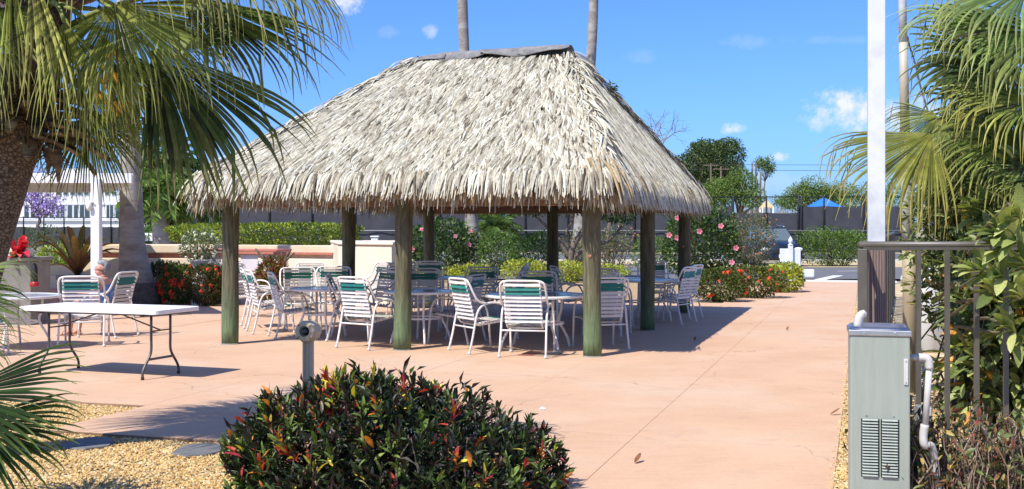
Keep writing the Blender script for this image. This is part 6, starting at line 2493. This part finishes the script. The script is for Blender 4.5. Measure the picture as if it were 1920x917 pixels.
cb = thing('extension_lead', 'black power cord and plug hanging beside the waste pipe', 'cord', tuple(fc + fX * .2 + fY * .2))
part('cable', MB().tube(arc_pts([fc + fX * .16 + fY * .2 + fZ * .62, fc + fX * .168 + fY * .22 + fZ * .45, fc + fX * .20 + fY * .2 + fZ * .30, fc + fX * .24 + fY * .2 + fZ * .22, fc + fX * .22 + fY * .15 + fZ * .16, fc + fX * .17 + fY * .1 + fZ * .12], 4), .005, 6), M['black'], cb, smooth=True)
part('plug', MB().box(fc + fX * .163 + fY * .2 + fZ * .66, (.022, .03, .10), ax=[fX, fY, fZ]), M['black'], cb, bevel=.006)
c = W(1731, 776, 6.9)
ob = thing('outlet_box', 'grey weatherproof outlet box on a stake behind the waste pipe', 'box', (c[0], c[1], 0))
part('box', MB().box(c, (.085, .07, .105)), M['grey_box2'], ob, bevel=.008)
part('cover', MB().box(c + [0, -.04, .018], (.07, .012, .05)), M['pvc'], ob, bevel=.004)
part('stake', MB().box((c[0], c[1] + .02, (c[2] - .05) / 2), (.025, .02, c[2])), M['black'], ob)

# bronze pool fence -------------------------------------------------------
PFD = 7.0
kf = PFD / F_PX
pf = thing('pool_fence', 'bronze metal fence of round top rail and square balusters at the right', 'fence', ((1620 - HX) * kf, PFD, 0))
c0 = np.array([(1617 - HX) * kf, PFD, 0])
c1 = np.array([(2150 - HX) * kf, PFD + .05, 0])
ztop = EYE - (459 - HY) * kf
part('top_rail', MB().tube([c0 + [-.02, 0, ztop], c1 + [0, 0, ztop]], .0205, 12), M['bronze'], pf, smooth=True)
part('under_rail', MB().bar(c0 + [0, 0, ztop - .022], c1 + [0, 0, ztop - .022], .03, .02), M['bronze'], pf)
part('bottom_rail', MB().bar(c0 + [0, 0, .10], c1 + [0, 0, .10], .025, .03), M['bronze'], pf)
part('corner_post', MB().box(c0 + [.0, 0, ztop / 2 - .02], (.055, .055, ztop - .01), rot=-.25), M['bronze'], pf, bevel=.004)
bal = MB().box((0, 0, (ztop - .12) / 2), (.026, .026, ztop - .15)).mesh('baluster', M['bronze'])
for px in (1722, 1776, 1831, 1886, 1941, 1996, 2051, 2106):
    inst('baluster', bal, pf, ((px - HX) * kf, PFD, .10))
# run going away along the walkway
dv = nrm(np.array([.343, 1, 0]))
run = 21.0
part('top_rail', MB().tube([c0 + [0, .0, ztop], c0 + dv * run + [0, 0, ztop]], .0205, 12), M['bronze'], pf, smooth=True)
part('bottom_rail', MB().bar(c0 + dv * .04 + [0, 0, .10], c0 + dv * run + [0, 0, .10], .025, .03), M['bronze'], pf)
bs = c0 + dv * .17
for k in range(0, 118):
    q = c0 + dv * (.17 + k * .175)
    inst('baluster', bal, pf, (q[0], q[1], .10))
for k in range(1, 9):
    q = c0 + dv * (k * 2.45 + .09)
    part('post', MB().box(q + [0, 0, ztop / 2 - .02], (.055, .055, ztop - .01)), M['bronze'], pf, bevel=.004)

# square white pole with bare wooden lower part, just behind the fence corner
c = np.array([(1643 - HX) * 7.25 / F_PX, 7.25, 0])
wpz = EYE - (466 - HY) * 7.25 / F_PX
wp_ = thing('square_pole', 'weathered white square pole with bare brown wood below the fence rail', 'pole', tuple(c))
part('wood_base', MB().box(c + [.004, 0, wpz / 2 - .03], (.098, .098, wpz + .06), rot=-.25), M['brown_wood'], wp_, bevel=.005)
part('white_sleeve', MB().box(c + [0, 0, wpz + 1.45], (.104, .104, 2.9), rot=-.25), M['pole_white'], wp_, bevel=.004)

# round galvanised pole farther back
pd = 11.2
c = GP(1707, pd)
rp_ = thing('round_pole', 'round metal pole with tan lower part standing in the gravel behind the fence', 'pole', tuple(c))
k_ = pd / F_PX
P = [c, W(1706, 600, pd), W(1704, 470, pd)]
part('tan_base', MB().tube([c - [0, 0, .05], W(1706, 560, pd), W(1704, 470, pd)], [13.5 * k_, 13 * k_, 12.5 * k_], 16), M['pole_rust'], rp_, smooth=True)
part('shaft', MB().tube([W(1704, 475, pd), W(1700, 330, pd), W(1697, 250, pd)], [12.4 * k_, 11 * k_, 9.5 * k_], 16), M['pole_grey'], rp_, smooth=True)
part('shaft', MB().tube([W(1697, 252, pd), W(1695, 150, pd), W(1693.5, 80, pd)], [8.8 * k_, 8.4 * k_, 8 * k_], 16), M['pole_tan'], rp_, smooth=True)
part('shaft', MB().tube([W(1693.5, 81, pd), W(1692, 0, pd), W(1690, -160, pd)], [7.8 * k_, 7.4 * k_, 6.5 * k_], 16), M['pole_white'], rp_, smooth=True)
P = [W(1701, 68, pd), W(1706, 88, pd), W(1716, 120, pd), W(1728, 170, pd - .2), W(1742, 216, pd - .4), W(1750, 250, pd - .5)]
o = part('twisted_cable', MB().tube(arc_pts(P, 5), .008, 6), M['wire'], smooth=True)
tag(o, 'dark twisted cable slanting down from the round pole into the palm', 'cable')

# white pvc pieces half hidden by the leaves behind the fence
c = GP(1716, 15)
wv = thing('white_bin', 'white plastic bin half hidden behind the balusters and leaves', 'bin', tuple(c))
part('bin_body', MB().lathe(c + [.12, 0, 0], [(.20, 0), (.22, .02), (.27, .85), (.28, .90)], 20), M['white_paint'], wv, smooth=True)
part('bin_lid', MB().lathe(c + [.12, 0, .90], [(.30, 0), (.30, .04), (.25, .12), (.10, .17), (.02, .175)], 20), M['white_paint'], wv, smooth=True)

# fan palms at the right ---------------------------------------------------
rng = np.random.default_rng(55)
rpm = thing('fan_palm', 'drooping fan palm with yellowing leaves at the right edge', 'palm', tuple(GP(2010, 9.4)))
P = [GP(2010, 9.4), W(2000, 600, 9.4), W(1985, 300, 9.4), W(1975, 60, 9.4)]
part('trunk', MB().tube(arc_pts(P, 4), np.linspace(.17, .13, 13), 16), M['bark_fan'], rpm, smooth=True)
crown1 = W(1975, 90, 9.4)
K7 = lambda c: (c[0] * .58, c[1] * .66, c[2] * .7)
YG, YY = (.24, .27, .055), (.42, .36, .05)
RFL = [
    ((1748, 250), 9.3, (1610, 338), 9.1, (-.30, -.62, .72), 1.05, 112, .52, 1.5, (.20, .205, .032), (.44, .33, .09)),   # yellow leaf behind the white pole
    ((1760, 215), 9.6, (1700, 330), 9.5, (-.3, -.9, .2), .62, 180, .35, 1.6, (.24, .28, .07), (.42, .38, .14)),
    ((1905, 60), 8.9, (1760, 40), 8.7, (-.2, -.55, .8), 1.0, 200, .50, 1.5, (.16, .22, .05), (.36, .36, .12)),
    ((1925, -20), 8.7, (1800, 30), 8.4, (-.3, -.6, .75), .90, 200, .50, 1.4, (.20, .26, .07), (.40, .40, .14)),
    ((1900, 145), 9.2, (1760, 120), 9.1, (-.1, -.85, .5), .82, 200, .60, .8, (.045, .075, .02), (.2, .24, .06)),
    ((1935, 190), 8.6, (1800, 215), 8.3, (-.2, -.62, .75), .80, 190, .45, 1.5, (.22, .25, .05), (.5, .40, .08)),
    ((1900, 250), 9.0, (1800, 330), 8.9, (-.3, -.85, .4), .75, 200, .45, 1.5, (.20, .24, .05), (.44, .36, .1)),
    ((1960, 60), 8.4, (1880, 170), 8.1, (-.2, -.7, .65), .80, 220, .45, 1.4, (.18, .23, .05), (.4, .38, .12)),
    ((1850, 300), 9.6, (1790, 420), 9.5, (-.2, -.9, .35), .62, 200, .42, 1.2, (.15, .19, .05), (.34, .32, .10)),
    ((2030, -80), 9.3, (2150, -140), 9.6, (.1, .0, .97), 1.0, 230, .5, 1.2, (.14, .19, .05), (.34, .34, .1)),
    ((1960, -90), 10.0, (1900, -140), 10.9, (0, .1, .97), 1.0, 230, .5, 1.2, (.14, .19, .05), (.34, .34, .1)),
    ((1890, 200), 9.8, (1800, 260), 9.9, (-.2, -.85, .45), .85, 210, .55, 1.0, (.07, .10, .028), (.3, .3, .1)),
    ((1850, 90), 9.9, (1760, 150), 9.9, (-.2, -.8, .5), .80, 200, .55, 1.2, (.09, .12, .03), (.3, .3, .1)),
    ((1930, 330), 9.4, (1850, 420), 9.4, (-.2, -.85, .45), .75, 200, .5, 1.2, (.09, .12, .03), (.3, .3, .1)),
    ((1800, 330), 9.9, (1750, 440), 9.9, (-.2, -.9, .3), .55, 170, .40, 1.4, (.2, .22, .06), (.38, .34, .12)),
    ((1985, 330), 8.5, (1900, 400), 8.2, (-.2, -.7, .65), .6, 200, .45, 1.3, (.2, .24, .05), (.44, .38, .1)),
]
for (h, hd_, tp, td, nv, rr, spd, spl, hg, cc, tc_) in RFL:
    H, T = W(*h, hd_), W(*tp, td)
    lf = part('leaf', fan_leaf(H, T - H, nv, rr, rng, 56, spd, spl * .9, hg * 1.35, cc if cc[0] > .25 else K7(cc), tuple(v * 1.15 + .03 for v in tc_), cvar=.35, width=1.1, kink=.5), M['fan'], rpm)
    pb = MB()
    petiole(pb, crown1 + [0, 0, rng.uniform(-.6, .2)], H, .016, .010, -.05, (.26, .28, .08))
    part('petiole', pb, M['twig'], lf, smooth=True)

# large leaved shrub and vine behind the fence -------------------------------
rng = np.random.default_rng(66)
VG = [((.07, .10, .03), 3), ((.12, .16, .045), 3), ((.22, .26, .08), 2.2), ((.36, .38, .15), 1.4), ((.40, .26, .08), .5)]


def shrub_mass(name, label, cat, crowns, n, leaf, pal, seed, n_big, big_len, region, stems):
    rng = np.random.default_rng(seed)
    base = crowns[0][0].copy()
    base[2] = 0
    t = thing(name, label, cat, tuple(base))
    mb = MB()
    vol = np.array([np.prod(c[1]) ** (2 / 3) for c in crowns])
    allP = []
    for k, (c, r) in enumerate(crowns):
        m = int(n * vol[k] / vol.sum())
        P, D = crown_points(rng, m, c, r, 2.3, seed + k, .25, 3.0)
        P[:, 2] = np.maximum(P[:, 2], .05)
        A = nrm(D * .7 + rng.normal(size=(m, 3)) * .6 + [0, -.1, .15])
        U = nrm(np.array([0, -.3, 1.]) + rng.normal(size=(m, 3)) * .5)
        s = rng.uniform(.6, 1.3, m)
        C = shade_var(rng, pick(rng, pal, m), P, .25, 2.0, seed)
        leaves(mb, rng, P, A, U, leaf[0] * s, leaf[1] * s, C, .3, big=True)
        allP.append((P, D))
    part('foliage', mb, M['leaf'], t, kind='stuff')
    LM = []
    for c in (pal[2][0], pal[3][0], pal[1][0], pal[4][0]):
        q = MB()
        leaves(q, rng, np.zeros((1, 3)), np.array([[1., 0, 0]]), np.array([[0, 0, 1.]]), np.array([1.]), np.array([.30]), np.array([c]), .3, big=True)
        LM.append(q.mesh('leaf', M['leaf'], smooth=True))
    global BIGLM
    BIGLM = LM
    cnt = 0
    # big leaves grow in fans of six to nine from a shared stalk
    tries = 0
    while cnt < n_big and tries < 9000:
        tries += 1
        P, D = allP[rng.integers(len(allP))]
        i = rng.integers(len(P))
        if D[i][1] > .1:
            continue
        px = HX + P[i][0] / P[i][1] * F_PX
        py = HY - (P[i][2] - EYE) / P[i][1] * F_PX
        if not (region[0] < px < region[2] and region[1] < py < region[3]):
            continue
        up = nrm(D[i] * .6 + np.array([-.25, -.35, .35]) + rng.normal(size=3) * .35)
        x = nrm(np.cross(up, [.2, .9, .3]))
        y = np.cross(up, x)
        m = rng.integers(5, 9)
        ci = rng.choice(4, p=[.4, .25, .3, .05])
        for j in range(m):
            a = (j / (m - 1) - .5) * 2.4
            A = Vector(nrm(up * math.cos(a) + x * math.sin(a) + y * rng.uniform(-.2, .3)))
            e = (A.to_track_quat('X', 'Z') @ Matrix.Rotation(rng.uniform(-.5, .5), 4, 'X').to_quaternion()).to_euler()
            s = big_len * rng.uniform(.7, 1.2)
            inst('leaf', LM[ci], t, P[i] + nrm(D[i]) * .05 + x * .02 * j, e, (s, s, s))
            cnt += 1
    sb = MB()
    for i in range(stems):
        P, D = allP[rng.integers(len(allP))]
        e = P[rng.integers(len(P))]
        b0 = base + [rng.uniform(-.25, .5), rng.uniform(-.3, .4), -.03]
        sb.tube(limb_path(b0, e, rng, .06, 6), np.linspace(.012, .004, 6), 5, C=np.array((.17, .13, .09)) * rng.uniform(.6, 1.3))
    part('stem', sb, M['twig'], t)
    return t


shrub_mass('climbing_shrub', 'tangled small leaved climber on the left side of the green mass behind the fence', 'shrub',
           [(W(1790, 420, 10.2), (.36, .5, .55)), (W(1800, 300, 10.4), (.36, .5, .40)), (W(1815, 540, 10.2), (.42, .5, .5)), (W(1850, 390, 10.0), (.42, .5, .6)), (W(1880, 330, 10.6), (.6, .5, .5)), (W(1930, 440, 10.5), (.5, .5, .6)), (W(1770, 360, 10.6), (.22, .4, .4))], 8800, (.10, .036), VG, 5, 110, .13, (1725, 250, 1840, 640), 46)
shrub_mass('umbrella_shrub', 'dense shrub with large light green finger leaves filling the right edge', 'shrub',
           [(W(1905, 640, 9.0), (.50, .6, .75)), (W(1900, 500, 8.9), (.42, .55, .55)), (W(1940, 400, 8.9), (.42, .5, .5)), (W(1985, 700, 8.8), (.5, .6, .8)), (W(1860, 700, 9.5), (.34, .5, .5)), (W(1990, 520, 8.8), (.5, .6, .7))],
           3800, (.17, .055), [((.034, .050, .020), 3), ((.12, .16, .045), 3), ((.27, .31, .09), 2.4), ((.40, .42, .14), 1.5), ((.56, .26, .05), .3)], 6, 300, .24, (1770, 380, 1925, 800), 40)

# dry twiggy shrub in the lower right corner ----------------------------------
def dry_shrub():
    rng = np.random.default_rng(88)
    c = np.array([(1850 - HX) * 6.0 / F_PX, 6.25, 0])
    t = thing('dry_shrub', 'half bare twiggy croton in the lower right corner before the fence', 'bush', tuple(c))
    sb, lb = MB(), MB()
    for i in range(420):
        a = rng.uniform(0, 6.28)
        q = rng.random() ** .5
        b0 = c + np.array([math.cos(a) * .42 * q, math.sin(a) * .38 * q, 0])
        h = rng.uniform(.32, .66) * (1 - .25 * q * q)
        e = b0 + [rng.uniform(-.12, .12) + math.cos(a) * .12 * q, rng.uniform(-.1, .1), h]
        P = limb_path(b0, e, rng, .05, 5)
        sb.tube(P, np.linspace(.0060, .0022, 5), 4, C=np.array([(.27, .19, .13), (.20, .14, .10), (.36, .27, .20)][rng.integers(3)]) * rng.uniform(.7, 1.15))
        m = rng.integers(3, 8)
        A = rng.normal(size=(m, 3)) * .6 + [0, -.1, .5]
        roots = e - (e - b0) * rng.random((m, 1)) ** 2 * .45
        C = pick(rng, [((.06, .09, .025), 3), ((.14, .17, .05), 2), ((.26, .13, .05), 1.3), ((.22, .06, .04), .7), ((.36, .27, .08), .8), ((.07, .045, .03), 3)], m)
        leaves(lb, rng, roots, A, np.tile([0, 0, 1.], (m, 1)) + rng.normal(size=(m, 3)) * .4, rng.uniform(.04, .075, m), rng.uniform(.014, .024, m), C, .35, big=True)
    part('twig', sb, M['twig'], t, kind='stuff')
    part('foliage', lb, M['leaf'], t, kind='stuff')


dry_shrub()

# ================================================================== SMALL THINGS ON THE PATIO
rng = np.random.default_rng(123)
leaf_me = MB()
leaves(leaf_me, rng, np.zeros((1, 3)), np.array([[1., 0, 0.02]]), np.array([[0, 0, 1.]]), np.array([.10]), np.array([.035]), np.array([(.22, .10, .04)]), -.25, big=True)
leaf_me = leaf_me.mesh('fallen_leaf', M['leaf'])
for (px, py, lab) in ((1636, 690, 'curled brown fallen leaf on the patio left of the fountain'), (1556, 779, 'dry brown fallen leaf lying near the walkway edge'), (1302, 640, 'small fallen leaf in the shade at the corner of the hut shadow'),
                      (1475, 620, 'curved brown twig like leaf lying out on the sunlit walkway'), (1190, 870, 'brown fallen leaf on the patio right of the croton bush')):
    c = GP(px, F_PX * 1.6 / (py - HY))
    o = inst('fallen_leaf', leaf_me, None, c + [0, 0, .008], (0, 0, rng.uniform(0, 6)), (1, 1, 1))
    tag(o, lab, 'leaf', 'fallen leaves')
c = GP(1018, F_PX * 1.6 / (768 - HY))
o = part('paper_scrap', MB().add([c + [-.035, 0, .004], c + [0, -.03, .006], c + [.03, .03, .004], c + [-.01, .05, .02]], [[0, 1, 2], [0, 2, 3]]), M['paper'])
tag(o, 'white scrap of paper lying on the open patio', 'paper')
# a few finger leaves of the right hand shrub reach over the rail
rng = np.random.default_rng(131)
sh = bpy.data.objects['umbrella_shrub']
lm = [BIGLM[0], BIGLM[1], BIGLM[0], BIGLM[2]]
for (px, py, n) in ((1905, 455, 9), (1880, 520, 9), (1915, 560, 8), (1840, 510, 8), (1910, 410, 8), (1890, 470, 9), (1925, 500, 9), (1860, 550, 7), (1900, 620, 8), (1875, 440, 8)):
    c = W(px, py, 6.80)
    for j in range(n):
        a = math.pi * (.55 + .9 * j / n) + rng.normal() * .1
        A = Vector((math.cos(a), -.35 + rng.normal() * .25, math.sin(a) * .6 + .25)).normalized()
        e = (A.to_track_quat('X', 'Z') @ Matrix.Rotation(rng.uniform(-.6, .6), 4, 'X').to_quaternion()).to_euler()
        q = .19 * rng.uniform(.75, 1.2)
        inst('leaf', lm[rng.integers(len(lm))], sh, c + rng.normal(size=3) * .01, e, (q, q, q))
    sb = MB().tube(limb_path(c, c + [.35, 1.6, -.25], rng, .04, 5), np.linspace(.006, .014, 5), 5, C=(.16, .14, .07))
    part('stem', sb, M['twig'], sh, smooth=True)
